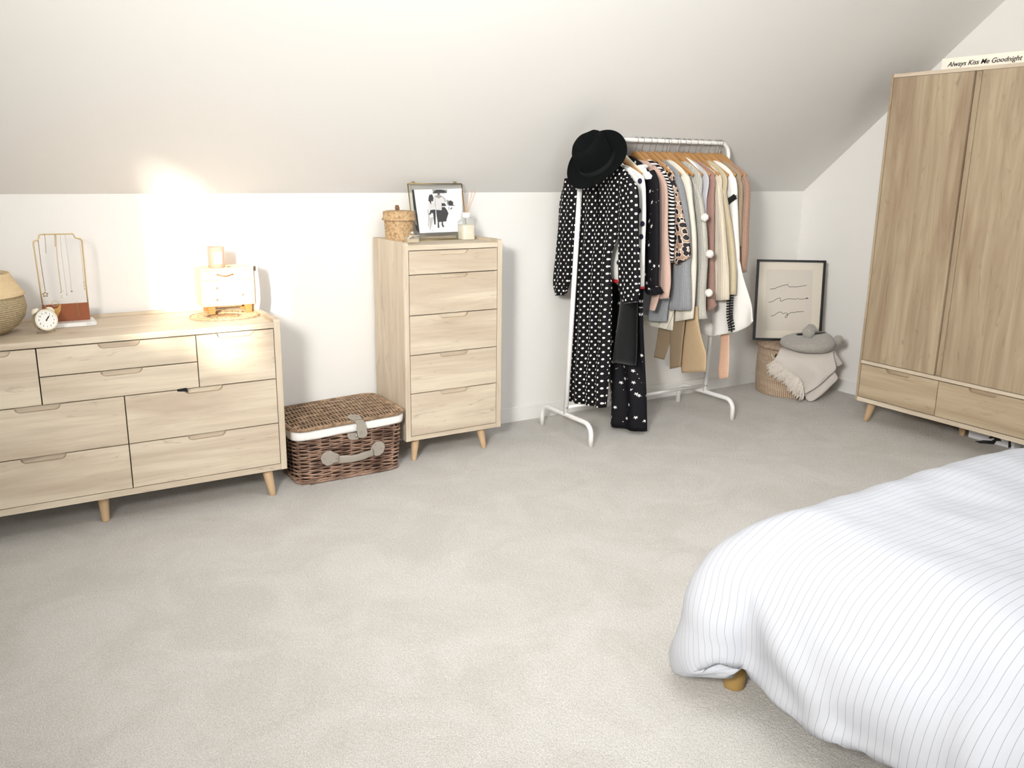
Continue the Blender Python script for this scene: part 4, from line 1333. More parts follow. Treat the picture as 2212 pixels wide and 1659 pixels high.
# ================================================================== hamper corner on the right
HC = Vector((4.335, 3.615, 0)); HR = .212; HZ = .325
def round_hamper():
    root = thing('laundry_basket', 'round woven laundry basket with lid and rope handles in the corner', 'basket', HC)
    q = N('striped_seagrass'); q.b.inputs['Roughness'].default_value = .8
    tc = q.n('ShaderNodeTexCoord'); sp = q.n('ShaderNodeSeparateXYZ'); q.l(tc.outputs['Object'], sp.inputs[0])
    ang = q.math('ARCTAN2', sp.outputs[1], sp.outputs[0])
    z_ = sp.outputs[2]
    st = q.math('SINE', q.math('MULTIPLY', ang, 110.0))
    rw = q.math('SINE', q.math('MULTIPLY', z_, 2*PI/.010))
    nz = q.noise(q.tex('Object', (1, 1, 8)), 7, 3, .6)
    nf = q.noise(tc.outputs['Object'], 90, 2)
    msk = q.math('MULTIPLY', q.math('GREATER_THAN', st, -.15), q.math('GREATER_THAN', rw, -.5))
    c = q.mix(msk, srgb('#94745c'), srgb('#e2d2ba'))
    c = q.mix(q.math('MULTIPLY', q.ramp(nz, [(.5, 0.0), (.6, 1.0)]), .25), c, srgb('#d9c6aa'))
    q.col(c); q.bump(q.math('ADD', q.math('MULTIPLY', st, .5), q.math('ADD', rw, nf)), .5, .003)
    bm = bmesh.new()
    prof = [(HR*.93, 0), (HR*.97, .004)]+[(HR*(.975+.035*math.sin(PI*t)), .008+(HZ-.04)*t) for t in [k/20 for k in range(21)]]
    lathe(bm, prof, (0, 0, 0), 72)
    o = mesh_obj('woven_wall', bm, q.m); o.parent = root; 
    for p in o.data.polygons: p.use_smooth = True
    bm = bmesh.new()
    lathe(bm, [(HR*1.00, HZ-.034), (HR*1.06, HZ-.030), (HR*1.065, HZ-.012), (HR*1.03, HZ-.004), (HR*.9, HZ), (HR*.4, HZ+.004), (0, HZ+.004)], (0, 0, 0), 72)
    lid = mesh_obj('lid', bm, woven('lid_weave', '#b5a08a', '#7f6a56', 90, ax=(1, 1, 3))); lid.parent = root
    for p in lid.data.polygons: p.use_smooth = True
    for s in (0, 1):
        a0 = math.radians(196+s*180)
        bm = bmesh.new(); Q = []
        for k in range(11):
            t = k/10; a = a0+math.radians(18)*(t-.5); Q.append((math.cos(a)*(HR+.004+.014*math.sin(PI*t)), math.sin(a)*(HR+.004+.014*math.sin(PI*t)), HZ-.062-.018*math.sin(PI*t)))
        tube(bm, Q, .005, 8)
        h = mesh_obj('rope_handle', bm, plain('white_rope', '#cdbfa6', .8), None, True); h.parent = root
        bm = bmesh.new(); a = a0; cc = Vector((math.cos(a)*(HR+.0015), math.sin(a)*(HR+.0015), HZ-.066))
        lathe(bm, [(.016, 0), (.016, .001)], cc, 16, (math.cos(a), math.sin(a), 0)); 
        h2 = mesh_obj('handle_hole', bm, DARKGAP); h2.parent = root
round_hamper()

def art_frame():
    # frame set across the corner, leaning against both walls, standing on the basket lid
    zt_ = .828
    TLp, TRp = at(1635, 560, 1, 3.80), at(1783, 563, 0, 4.50)
    n = Vector(((TRp-TLp).y, -(TRp-TLp).x, 0)).normalized()
    if n.y > 0: n = -n
    # lean: bottom forward
    BL = atp(1629, 737, TLp+n*.05, n); BR = atp(1775, 741, TRp+n*.05, n)
    zb = HZ+.004
    f = Vector(TLp); X = (TRp-TLp); X.z = 0; Wd = X.length; X.normalize()
    # bottom edge on the lid
    Bm = (TLp+TRp)/2+n*.055; O = Bm-X*Wd/2; O.z = zb
    T = (TLp+TRp)/2-X*Wd/2; T.z = (TLp.z+TRp.z)/2
    U = (T-O); Hh = U.length; U.normalize(); Nn = X.cross(U)
    if Nn.dot(n) < 0: Nn = -Nn
    root = thing('framed_print', 'black framed line script print standing on the round laundry basket', 'picture', O+X*Wd/2)
    P = lambda a, b, o=0: O+X*a+U*b+Nn*o
    fw, fd = .0135, .018
    bm = bmesh.new()
    for a0, a1, b0, b1 in ((0, Wd, 0, fw), (0, Wd, Hh-fw, Hh), (0, fw, fw, Hh-fw), (Wd-fw, Wd, fw, Hh-fw)):
        prism(bm, [P(a0, b0), P(a1, b0), P(a1, b1), P(a0, b1)], Nn*fd)
    mesh_obj('black_frame', bm, plain('black_wood', '#1b1a1c', .45), root)
    bm = bmesh.new(); prism(bm, [P(fw, fw, .004), P(Wd-fw, fw, .004), P(Wd-fw, Hh-fw, .004), P(fw, Hh-fw, .004)], Nn*.003)
    mesh_obj('mount', bm, plain('cream_mount', '#ddd2c4', .5), root)
    def zz(x, y_): return (1590+x*270/1317, 540+y_*340/1659)
    pp = lambda x, y_, o: atp(*zz(x, y_), P(0, 0, o), Nn)
    bm = bmesh.new(); prism(bm, [pp(*p, .0072) for p in [(320, 205), (812, 210), (790, 850), (300, 850)]], Nn*.0003)
    pr = mesh_obj('print_sheet', bm, plain('warm_grey_paper', '#d3c8be', .5), root)
    bm = bmesh.new()
    for ln in ([(358, 412), (400, 410), (440, 392), (500, 372), (545, 362), (548, 380), (560, 387), (640, 388), (700, 380), (745, 372)],
               [(552, 342), (556, 346)],
               [(343, 551), (380, 545), (430, 515), (466, 504), (470, 520), (462, 538), (480, 540), (520, 520), (560, 512), (580, 516), (640, 518), (655, 505), (665, 518), (720, 516), (755, 506), (750, 500), (735, 508), (745, 514), (765, 512)],
               [(366, 697), (400, 690), (440, 660), (466, 652), (478, 658), (490, 672), (520, 662), (540, 668), (545, 690), (530, 716), (514, 712), (525, 690), (570, 665), (590, 655), (600, 662), (640, 652), (712, 648)]):
        tube(bm, [pp(*p, .0085) for p in ln], .0015, 5)
    mesh_obj('script_lines', bm, plain('dark_line_ink', '#3b3835', .7), pr)
    bm = bmesh.new(); prism(bm, [P(fw, fw, .0105), P(Wd-fw, fw, .0105), P(Wd-fw, Hh-fw, .0105), P(fw, Hh-fw, .0105)], Nn*.0008)
    mesh_obj('glass_pane', bm, MATS['clear'], root)
art_frame()

def throw():
    root = thing('throw_blanket', 'pale grey woven throw with fringe draped over the laundry basket', 'blanket', (4.2, 3.45, 0))
    q = N('throw_wool'); q.b.inputs['Roughness'].default_value = .95; q.b.inputs['Sheen Weight'].default_value = .3
    tx = q.tex(); nz = q.noise(tx, 300, 2); 
    q.col(q.mix(nz, srgb('#b9b1a8'), srgb('#d2cbc3'))); q.bump(q.noise(tx, 240, 3), .4, .002)
    WOOL = q.m
    def zt(x, y_): return (1640+x*210/1834, 690+y_*190/1659)
    n = Vector((-.72, -.69, 0)).normalized()       # faces the viewer
    def pt(x, y_, off=0): return atp(*zt(x, y_), HC+n*(HR+.02+off), n)
    def lay(rows, off, th, name, bulge=.0, parent=root, nv=22, seg=34, fold=None):
        bm = bmesh.new()
        R = []
        for a, b, o in rows: R.append((pt(*a, off+o), pt(*b, off+o), th))
        loft(bm, R, n, nv, seg, fold=fold, noise_amp=.004, seed=len(rows)+off*50)
        return mesh_obj(name, bm, WOOL, parent, True)
    # under fold, lower right
    lay([((850, 1000), (1400, 1000), .0), ((840, 1200), (1440, 1000), .0), ((850, 1400), (1480, 1120), .0), ((870, 1450), (1380, 1230), .0), ((880, 1500), (1180, 1420), .0), ((930, 1540), (1060, 1500), .0)], .0, .035, 'lower_fold')
    # right corner flap
    lay([((1200, 560), (1400, 540), -.03), ((1300, 700), (1480, 690), -.03), ((1380, 800), (1575, 830), -.03), ((1450, 890), (1500, 880), -.03)], -.01, .025, 'corner_flap')
    # main drape
    fold = lambda s, v: .012*math.sin(s*34+1.0)*v + .010*math.sin(s*15)*v
    lay([((430, 480), (1390, 470), -.10), ((390, 560), (1400, 560), -.03), ((330, 680), (1410, 700), .0), ((290, 780), (1450, 860), .01), ((500, 960), (1440, 960), .015), ((760, 1150), (1330, 1060), .015), ((830, 1250), (1130, 1230), .01), ((850, 1390), (900, 1370), .01)], .022, .03, 'main_drape', fold=fold, nv=34, seg=44)
    # fringe
    bm = bmesh.new()
    rnd = random.Random(3)
    edge = [(290, 775), (400, 830), (520, 930), (640, 1020), (760, 1110), (815, 1200), (830, 1350)]
    tips = [(150, 860), (190, 1040), (330, 1110), (440, 1190), (560, 1340), (700, 1480), (820, 1510)]
    E_ = catmull(edge, 46); T_ = catmull(tips, 46)
    for e, t in zip(E_, T_):
        for k in range(2):
            j = lambda s: rnd.uniform(-s, s)
            a = pt(e[0]+j(8), e[1]+j(8), .05+j(.004)); c_ = pt((e[0]+t[0])/2+j(26), (e[1]+t[1])/2+j(26), .055+j(.012))
            b = pt(t[0]+j(32), t[1]+j(32), .045+j(.012))
            b.z = max(b.z, .006); c_.z = max(c_.z, .008)
            Q = [a+(c_-a)*i/4 for i in range(4)]+[c_+(b-c_)*i/4 for i in range(5)]
            Q = [p+Vector((j(.0015), j(.0015), j(.0015))) for p in Q]
            tube(bm, Q, .0034, 5, taper=[1, .7, 1.3, .8, 1.3, .8, 1.3, .9, .6])
    fr = mesh_obj('fringe', bm, plain('fringe_wool', '#dcd4ca', .95, var=.06, bump=.4), root, True)
    fr['kind'] = 'stuff'
    # fluffy cushion with pompoms
    cs = thing('pompom_cushion', 'grey faux fur cushion with pompoms lying on the throw', 'cushion', (4.33, 3.5, .34))
    q = N('grey_faux_fur'); q.b.inputs['Roughness'].default_value = 1; q.b.inputs['Sheen Weight'].default_value = .4
    tx = q.tex(); nz = q.noise(tx, 60, 4, .7)
    q.col(q.mix(nz, srgb('#87827a'), srgb('#b5b0a7'))); q.bump(q.noise(tx, 130, 3, .7), .8, .006)
    FUR = q.m
    bm = bmesh.new()
    cu = lambda x, y_, o=0: pt(x, y_, o)
    R = [(cu(700, 290, -.02), cu(1260, 245, -.02), .12), (cu(480, 330, -.02), cu(1370, 320, -.02), .26), (cu(400, 400, -.02), cu(1440, 400, -.02), .34), (cu(405, 470, -.02), cu(1445, 480, -.02), .34), (cu(560, 540, -.02), cu(1390, 550, -.02), .28), (cu(760, 600, -.02), cu(1260, 605, -.02), .12)]
    loft(bm, R, n, 26, 48, sq=1.0, noise_amp=.010, seed=4)
    mesh_obj('fur_body', bm, FUR, cs, True)
    for i, (p, r, o) in enumerate((((930, 240), .033, .06), ((975, 190), .031, .015), ((1490, 400), .031, -.03))):
        bm = bmesh.new(); bmesh.ops.create_icosphere(bm, subdivisions=4, radius=r*1.05)
        c_ = cu(*p, o)
        for v in bm.verts: v.co = v.co*(1+.10*mnoise.noise(v.co*90+Vector((i*3, 0, 0))))+c_
        mesh_obj('pompom', bm, FUR, cs, True)
throw()

# ================================================================== clothes rail
RX0, RX1, RY = 2.545, 3.535, 3.55
RZ = 1.505
LEAN = .052
def rack():
    root = thing('clothes_rail', 'white metal clothes rail on curved feet under the sloping ceiling', 'clothes rail', ((RX0+RX1)/2, RY, 0))
    for k, x in enumerate((RX0, RX1)):
        bm = bmesh.new()
        tube(bm, [(x, RY, .112), (x+LEAN*.5, RY, .75), (x+LEAN*.95, RY, 1.38)], .0125, 16)
        mesh_obj('upright', bm, WHITEMETAL, root, True)
        bm = bmesh.new(); P = []
        y0, y1 = 3.325, 3.768; zt_ = .112; r = .055
        P.append((x, y0, 0)); P.append((x, y0, zt_-r))
        for i in range(1, 7): a = PI/2*i/6; P.append((x, y0+r-r*math.cos(a), zt_-r+r*math.sin(a)))
        for i in range(0, 7): a = PI/2*i/6; P.append((x, y1-r+r*math.sin(a), zt_-r+r*math.cos(a)))
        P.append((x, y1, 0))
        tube(bm, P, .0125, 14)
        mesh_obj('foot', bm, WHITEMETAL, root, True)
    bm = bmesh.new()
    xa, xb = RX0+LEAN, RX1+LEAN; r = .06
    P = [(xa-.003, RY, 1.37), (xa, RY, RZ-r)]
    for i in range(1, 7): a = PI/2*i/6; P.append((xa+r-r*math.cos(a), RY, RZ-r+r*math.sin(a)))
    for i in range(0, 7): a = PI/2*i/6; P.append((xb-r+r*math.sin(a), RY, RZ-r+r*math.cos(a)))
    P.append((xb-.003, RY, 1.37))
    tube(bm, P, .0110, 14)
    mesh_obj('hanging_bar', bm, WHITEMETAL, root, True)
    bm = bmesh.new(); tube(bm, [(RX0, RY, .15), (RX1, RY, .15)], .0085, 12)
    mesh_obj('lower_bar', bm, WHITEMETAL, root, True)
    bm = bmesh.new(); lathe(bm, [(.004, 0), (.003, .001)], (RX0-.002, RY-.0125, .15), 10, (0, -1, 0))
    lathe(bm, [(.004, 0), (.003, .001)], (RX1-.002, RY-.0125, .15), 10, (0, -1, 0))
    mesh_obj('bolt', bm, plain('dark_bolt', '#4a4a48', .4, .8), root)
rack()

# ---------- hangers: one of each kind, then copies with shared meshes
WOODH = plain('varnished_hanger_wood', '#a67c4e', .4, var=.2, nscale=14)
def hanger_proto(mat, bname):
    t = thing('coat_hanger', '', 'hanger', (0, 0, 0), 'hangers on the rail')
    bm = bmesh.new()
    # hook in the y-z plane; origin = neck of the hanger; rail centre is at z = .075
    c = Vector((0, 0, .050)); R = .0155
    P = [Vector((0, 0, -.006)), Vector((0, .0, .010)), Vector((0, -.003, .018)), Vector((0, -.013, .036))]
    for i in range(11):
        a = math.radians(205-i*20.5); P.append(c+Vector((0, R*math.cos(a), R*math.sin(a))))
    tube(bm, P, .0016, 6)
    h = mesh_obj('hook', bm, STEEL, None, True); h.parent = t
    bm = bmesh.new(); P = []
    for i in range(25):
        s = -1+2*i/24; z = -.021-.098*abs(s)**1.15
        P.append(Vector((.008*abs(s)**2, s*.190, z)))
    tp = [.62+.75*math.exp(-((i-12)/4)**2) for i in range(25)]
    rings_before = len(bm.verts)
    tube(bm, P, .0078, 10, taper=tp, flat=2.0)
    b = mesh_obj('shoulder_bar', bm, mat, None, True); b.parent = t
    return t
hp_wood = hanger_proto(WOODH, 'wood')
hp_cream = hanger_proto(plain('cream_hanger', '#d8cdb6', .5), 'cream')
used = {}
HR_ = random.Random(11)
def hang(kind, x, label, z=1.455, yaw=0):
    src = hp_wood if kind == 'wood' else hp_cream
    if kind not in used:
        t = src; used[kind] = 1
    else:
        t = src.copy(); C.objects.link(t)
        for ch in list(src.children):
            c2 = ch.copy(); C.objects.link(c2); c2.parent = t
    t.location = (x, RY, z); t.rotation_euler = (0, 0, HR_.uniform(-.07, .07)); t['label'] = label
    return t

YC = RY
def garment(name, label, cat, x, mat, hem, near_sleeve=None, far_sleeve=True, neckz=1.412, neckw=.062, sh=.205, shz=1.345, bw=.20, hw=.21, th=.028, folds=.0, fk=60, near_th=.03, slv_len=.55, cuff=None, hemshift=0, group='clothes on the rail', sleeve_seed=0, flare=0, body_name='body', no_body=False, lean=0):
    root = thing(name, label, cat, (x, YC, hem), group)
    fold = (lambda s, v: folds*v*math.sin(s*fk+x*40)+folds*.5*v*math.sin(s*fk*.43+2)) if folds else None
    if not no_body:
        bm = bmesh.new()
        def rw(yn, yf, z, t, dx=0): return (Vector((x+dx, yf, z)), Vector((x+dx, yn, z)), t)
        rows = [rw(YC-neckw, YC+neckw, neckz, th*.55),
                rw(YC-sh*.62, YC+sh*.60, neckz-(neckz-shz)*.36, th*.9),
                rw(YC-sh, YC+min(sh, .195), shz-.02, th),
                rw(YC-bw, YC+min(bw, .20), shz-.14, th),
                rw(YC-(bw+hw)/2+hemshift*.5, YC+min((bw+hw)/2, .24)+hemshift*.5, (shz+hem)/2, th*(1+flare*.5)),
                rw(YC-hw+hemshift, YC+min(hw, .27)+hemshift, hem, th*(1+flare))]
        loft(bm, rows, (1, 0, 0), 40 if folds else 26, 56 if folds else 32, fold=fold, noise_amp=.003, seed=x*10)
        mesh_obj(body_name, bm, mat, root, True)
    if near_sleeve:
        bm = bmesh.new()
        rows = [(at(l[0], l[1], 0, x), at(r[0], r[1], 0, x), near_th*(.55 if i == 0 else 1)) for i, (l, r) in enumerate(near_sleeve)]
        f2 = (lambda s, v: .004*math.sin(s*90+v*3))
        loft(bm, rows, (1, 0, 0), 30, 24, fold=f2, noise_amp=.003, seed=x*7+1)
        mesh_obj('sleeve', bm, mat, root, True)
    if far_sleeve:
        bm = bmesh.new(); rows = []
        for t, yo, w in ((0, .165, .03), (.12, .185, .085), (.5, .20, .085), (1, .215, .065)):
            z = shz-.0-slv_len*t
            rows.append((Vector((x+.012, YC+yo+w/2+.0, z-.02)), Vector((x+.012, YC+yo-w/2, z)), .026))
        loft(bm, rows, (1, 0, 0), 20, 20, noise_amp=.003, seed=x*5)
        mesh_obj('sleeve', bm, mat, root, True)
    return root
def part_loft(root, name, x, rowsPx, mat, th=.02, fold=None, nv=22, seg=24, dx=0):
    bm = bmesh.new()
    rows = [(at(l[0], l[1], 0, x), at(r[0], r[1], 0, x), th) for l, r in rowsPx]
    loft(bm, rows, (1, 0, 0), nv, seg, fold=fold, noise_amp=.002, seed=x*3)
    return mesh_obj(name, bm, mat, root, True)
def c8(x, y): return (1320+x*.2291, 280+y*.2291)
def c1(x, y): return (1380+x*.1809, 560+y*.1809)

# 1 polka-dot dress, in front
DOTS = uvdots('polka_dot_crepe', '#121013', '#f6f4ee', .0365, .14)
x = 2.655
r = thing('polka_dot_dress', 'long black dress with white polka dots, frontmost on the rail', 'dress', (x, YC, .17), 'clothes on the rail')
pl = lambda s, v: .010*min(1, v*2.2)*math.sin(s*75+.6)+.006*v*math.sin(s*31)
bm = bmesh.new()
rows = [((1268, 352), (1334, 352), .02), ((1240, 372), (1356, 372), .035), ((1226, 395), (1366, 398), .045), ((1234, 450), (1350, 450), .05), ((1239, 520), (1330, 520), .045), ((1238, 560), (1321, 560), .045),
        ((1234, 640), (1320, 640), .055), ((1231, 720), (1318, 720), .065), ((1229, 800), (1313, 806), .075), ((1230, 862), (1309, 880), .085)]
loft(bm, [(at(*a, 0, x), at(*b, 0, x), t) for a, b, t in rows], (1, 0, 0), 54, 72, fold=pl, noise_amp=.004, seed=2)
mesh_obj('dress_body', bm, DOTS, r, True)
part_loft(r, 'sleeve', x-.012, [((1222, 386), (1244, 384)), ((1212, 430), (1248, 432)), ((1207, 490), (1243, 490)), ((1202, 550), (1237, 550)), ((1198, 600), (1232, 602)), ((1200, 632), (1222, 634)), ((1203, 638), (1218, 638))], DOTS, .045, lambda s, v: .004*math.sin(s*110+v*6), 36, 32)
part_loft(r, 'sleeve', x-.012, [((1340, 388), (1364, 384)), ((1338, 415), (1375, 405)), ((1337, 470), (1378, 470)), ((1337, 540), (1380, 540)), ((1338, 600), (1381, 600)), ((1343, 640), (1380, 632)), ((1350, 655), (1377, 652))], DOTS, .045, lambda s, v: .004*math.sin(s*110+v*6), 36, 32)
bm = bmesh.new(); tube(bm, [at(1291, 402, 0, x-.034), at(1292, 440, 0, x-.036), at(1290, 480, 0, x-.036)], .004, 6)
mesh_obj('neck_tie', bm, BLACKFELT, r, True)
hang('wood', x, 'wooden hanger holding the polka dot dress behind the black hat')

# 2 white cardigan with navy spots
CREAMK = knit('white_knit', '#f3f1ea', None, .05, .3)
x = 2.752
r = garment('spotted_cardigan', 'white cardigan with navy spots and red trim behind the polka dot dress', 'cardigan', x, CREAMK, .812,
            [(c8(120, 330), c8(170, 350)), (c8(150, 420), c8(280, 415)), (c8(215, 520), c8(318, 480)), (c8(240, 720), c8(326, 720)), (c8(250, 1000), c8(326, 1000)), (c8(258, 1300), c8(316, 1300)), (c8(262, 1485), c8(306, 1485))], hw=.205, bw=.19)
NAVY = plain('navy_spot', '#1b1b33', .8); RED = plain('red_trim', '#c8262c', .8)
part_loft(r, 'cuff_trim', x, [(c8(258, 1483), c8(308, 1483)), (c8(260, 1502), c8(307, 1502))], RED, .036, None, 6, 20)
bm = bmesh.new(); loft(bm, [(Vector((x, YC+.20, .822)), Vector((x, YC-.208, .822)), .034), (Vector((x, YC+.20, .806)), Vector((x, YC-.208, .806)), .034)], (1, 0, 0), 5, 32, noise_amp=0); mesh_obj('hem_trim', bm, RED, r, True)
bm = bmesh.new()
for u, v in ((272, 485), (265, 765), (297, 888), (268, 1140), (72, 1255), (285, 1010)):
    c = at(*c8(u, v), 0, x-.018)
    lathe(bm, [(.013, 0), (.0125, .0015), (0, .002)], c, 18, (-1, -.25, 0))
mesh_obj('navy_spots', bm, NAVY, r)
hang('cream', x, 'cream hanger inside the spotted cardigan, left of its twin')

# 2b charcoal trousers
CHAR = knit('charcoal_wool', '#0e0f10', None, .15, .3)
x = 2.80
r = thing('charcoal_trousers', 'plain charcoal trousers hanging between the polka and star dresses', 'trousers', (x, 3.4, .37), 'clothes on the rail')
part_loft(r, 'folded_legs', x, [((1345, 560), (1375, 560)), ((1342, 640), (1376, 640)), ((1335, 700), (1376, 700)), ((1328, 750), (1375, 750)), ((1324, 781), (1373, 790))], CHAR, .03, None, 20, 24)
part_loft(r, 'waistband', x, [((1322, 420), (1370, 420)), ((1330, 500), (1374, 500)), ((1343, 566), (1376, 566))], CHAR, .025, None, 12, 24)
hang('wood', x, 'wooden hanger holding the charcoal trousers beside the hat')

# 3 star dress
STARS = uvstars('star_print_crepe')
x = 2.862
r = thing('star_print_dress', 'long black star print dress with white scalloped collar reaching the floor', 'dress', (x, YC, .02), 'clothes on the rail')
bm = bmesh.new()
pl3 = lambda s, v: .012*min(1, v*1.6)*math.sin(s*62+1.2)+.006*v*math.sin(s*27)
rows = [(YC-.05, YC+.05, 1.425, .02), (YC-.15, YC+.13, 1.385, .03), (YC-.215, YC+.19, 1.325, .034), (YC-.20, YC+.19, 1.18, .036), (YC-.17, YC+.16, .98, .04), (YC-.18, YC+.15, .80, .05), (YC-.19, YC+.08, .45, .055), (YC-.205, YC-.012, .16, .06), (YC-.215, YC-.016, .022, .065)]
loft(bm, [(Vector((x-.030*k/8, b, z)), Vector((x+.04*k/8, a, z)), t) for k, (a, b, z, t) in enumerate(rows)], (1, 0, 0), 60, 72, fold=pl3, noise_amp=.004, seed=9)
mesh_obj('dress_body', bm, STARS, r, True)
part_loft(r, 'sleeve', x, [(c8(340, 430), c8(400, 380)), (c8(325, 540), c8(440, 470)), (c8(325, 900), c8(448, 700)), (c8(318, 1200), c8(450, 1200)), (c8(310, 1420), c8(440, 1420)), (c8(320, 1500), c8(452, 1500))], STARS, .036)
part_loft(r, 'ruffle_cuff', x, [(c8(318, 1495), c8(446, 1480)), (c8(340, 1540), c8(476, 1525)), (c8(395, 1565), c8(455, 1550))], STARS, .05, lambda s, v: .008*math.sin(s*230), 8, 40)
bm = bmesh.new()
cl = [(235, 355), (255, 335), (300, 328), (325, 345), (300, 365), (310, 392), (345, 402), (370, 435), (362, 465), (330, 470), (300, 455), (290, 440), (275, 410), (245, 385)]
prism(bm, [at(*c8(*p), 0, x-.026) for p in cl], (.02, 0, 0))
mesh_obj('scalloped_collar', bm, plain('white_pique', '#f2f1ee', .8), r)
hang('cream', x-.03, 'cream hanger inside the star print dress collar')

# 4 blush cardigan
BLUSH = knit('blush_knit', '#c0a395', None, .08, .4)
x = 2.935
r = garment('blush_cardigan', 'blush pink cardigan with long sleeve next to the star dress', 'cardigan', x, BLUSH, .80,
            [(c8(400, 335), c8(420, 345)), (c8(415, 420), c8(480, 430)), (c8(430, 560), c8(525, 540)), (c8(440, 900), c8(538, 900)), (c8(440, 1250), c8(552, 1300)), (c8(450, 1500), c8(555, 1450)), (c8(467, 1597), c8(543, 1590))], neckw=.05)
part_loft(r, 'front_hem', x-.02, [(c1(165, 380), c1(245, 380)), (c1(150, 470), c1(240, 440)), (c1(128, 575), c1(205, 560)), (c1(130, 600), c1(185, 615))], BLUSH, .02)
hang('wood', x, 'wooden hanger holding the blush pink cardigan')

# 5 striped top
STR = uvstripe('black_white_stripe', '#141215', '#f1efe9', .019, .42)
x = 2.975
r = garment('striped_top', 'black and white striped top between the pink cardigan and leopard blouse', 'top', x, STR, .86,
            [(c8(360, 318), c8(385, 320)), (c8(400, 380), c8(500, 400)), (c8(480, 500), c8(585, 560)), (c8(520, 640), c8(592, 660)), (c8(535, 900), c8(590, 900)), (c8(540, 1150), c8(585, 1200)), (c8(548, 1250), c8(580, 1250))], bw=.18, hw=.18)
hang('wood', x, 'wooden hanger holding the black and white striped top')

# 6 leopard blouse
LEO = leopard('leopard_chiffon')
x = 3.025
r = garment('leopard_blouse', 'leopard print blouse with wide flared sleeve', 'blouse', x, LEO, .92,
            [(c8(440, 365), c8(480, 375)), (c8(500, 440), c8(590, 490)), (c8(545, 600), c8(635, 600)), (c8(570, 750), c8(680, 780)), (c8(568, 950), c8(715, 960)), (c8(566, 1120), c8(742, 1130)), (c8(575, 1190), c8(738, 1195)), (c8(610, 1270), c8(650, 1270))], near_th=.04, bw=.18, hw=.18, slv_len=.4)
hang('wood', x, 'wooden hanger holding the leopard print blouse')

# 7 grey marl jumper
GREY = knit('grey_marl_knit', '#909295', .009, .10, .5, marl=.12)
x = 3.062
r = garment('grey_jumper', 'grey marl jumper with wide ribbed cuff behind the leopard blouse', 'jumper', x, GREY, .60,
            [(c8(520, 365), c8(545, 370)), (c8(560, 430), c8(640, 460)), (c8(600, 560), c8(690, 600)), (c8(620, 800), c8(735, 900)), (c8(600, 1200), c8(745, 1200)), (c1(425, 100), c1(600, 100)), (c1(400, 350), c1(612, 350)), (c1(370, 600), c1(615, 608))], near_th=.05, hw=.17, bw=.18, hemshift=.0)
part_loft(r, 'ribbed_hem', x-.03, [(c1(215, 470), c1(370, 455)), (c1(160, 560), c1(350, 540)), (c1(120, 640), c1(335, 640)), (c1(115, 730), c1(325, 745))], GREY, .03)
hang('wood', x, 'wooden hanger holding the grey marl jumper')

# 8 cream jumper
CREAM = knit('cream_knit', '#d5cfc1', None, .06, .35)
x = 3.112
r = garment('cream_jumper', 'smooth cream jumper with long straight sleeve right of grey marl', 'jumper', x, CREAM, .535,
            [(c8(480, 330), c8(575, 308)), (c8(560, 380), c8(660, 375)), (c8(660, 480), c8(728, 455)), (c8(690, 650), c8(755, 650)), (c8(700, 900), c8(792, 930)), (c8(690, 1250), c8(800, 1250)), (c8(670, 1500), c8(788, 1500)), (c1(440, 600), c1(655, 600)), (c1(437, 745), c1(650, 708))], hw=.16, near_th=.036)
part_loft(r, 'front_edge', x-.02, [(c1(330, 560), c1(420, 560)), (c1(300, 640), c1(415, 620)), (c1(270, 740), c1(375, 730)), (c1(232, 805), c1(325, 838))], CREAM, .02)
hang('wood', x, 'wooden hanger holding the smooth cream jumper')

# 8b camel trousers
CAMEL = plain('camel_twill', '#85725a', .85, var=.04)
CAMELL = plain('light_camel_twill', '#b09877', .85, var=.04)
x = 3.13
r = thing('camel_trousers', 'dark camel trousers with two legs showing below the jumpers', 'trousers', (x, 3.5, .3), 'clothes on the rail')
part_loft(r, 'trouser_leg', x+.02, [(c1(290, 560), c1(380, 560)), (c1(240, 800), c1(378, 800)), (c1(210, 1000), c1(372, 1000)), (c1(178, 1168), c1(305, 1200))], CAMEL, .014)
part_loft(r, 'trouser_leg', x, [(c1(385, 560), c1(560, 560)), (c1(380, 740), c1(550, 740)), (c1(374, 1000), c1(522, 1000)), (c1(370, 1310), c1(497, 1285))], CAMEL, .016)
hang('wood', x+.012, 'wooden hanger holding the dark camel trousers')
x = 3.17
r = thing('tan_coat_sleeve', 'light tan wide trousers with stitched hem hanging lowest in the middle', 'trousers', (x, 3.4, .3), 'clothes on the rail')
r.name = 'tan_trousers'
part_loft(r, 'trouser_leg', x, [(c1(560, 560), c1(700, 560)), (c1(553, 740), c1(712, 740)), (c1(520, 960), c1(760, 960)), (c1(497, 1100), c1(806, 1110)), (c1(503, 1250), c1(805, 1250)), (c1(512, 1355), c1(800, 1340))], CAMELL, .022)
hang('wood', x-.01, 'wooden hanger holding the light tan trousers')

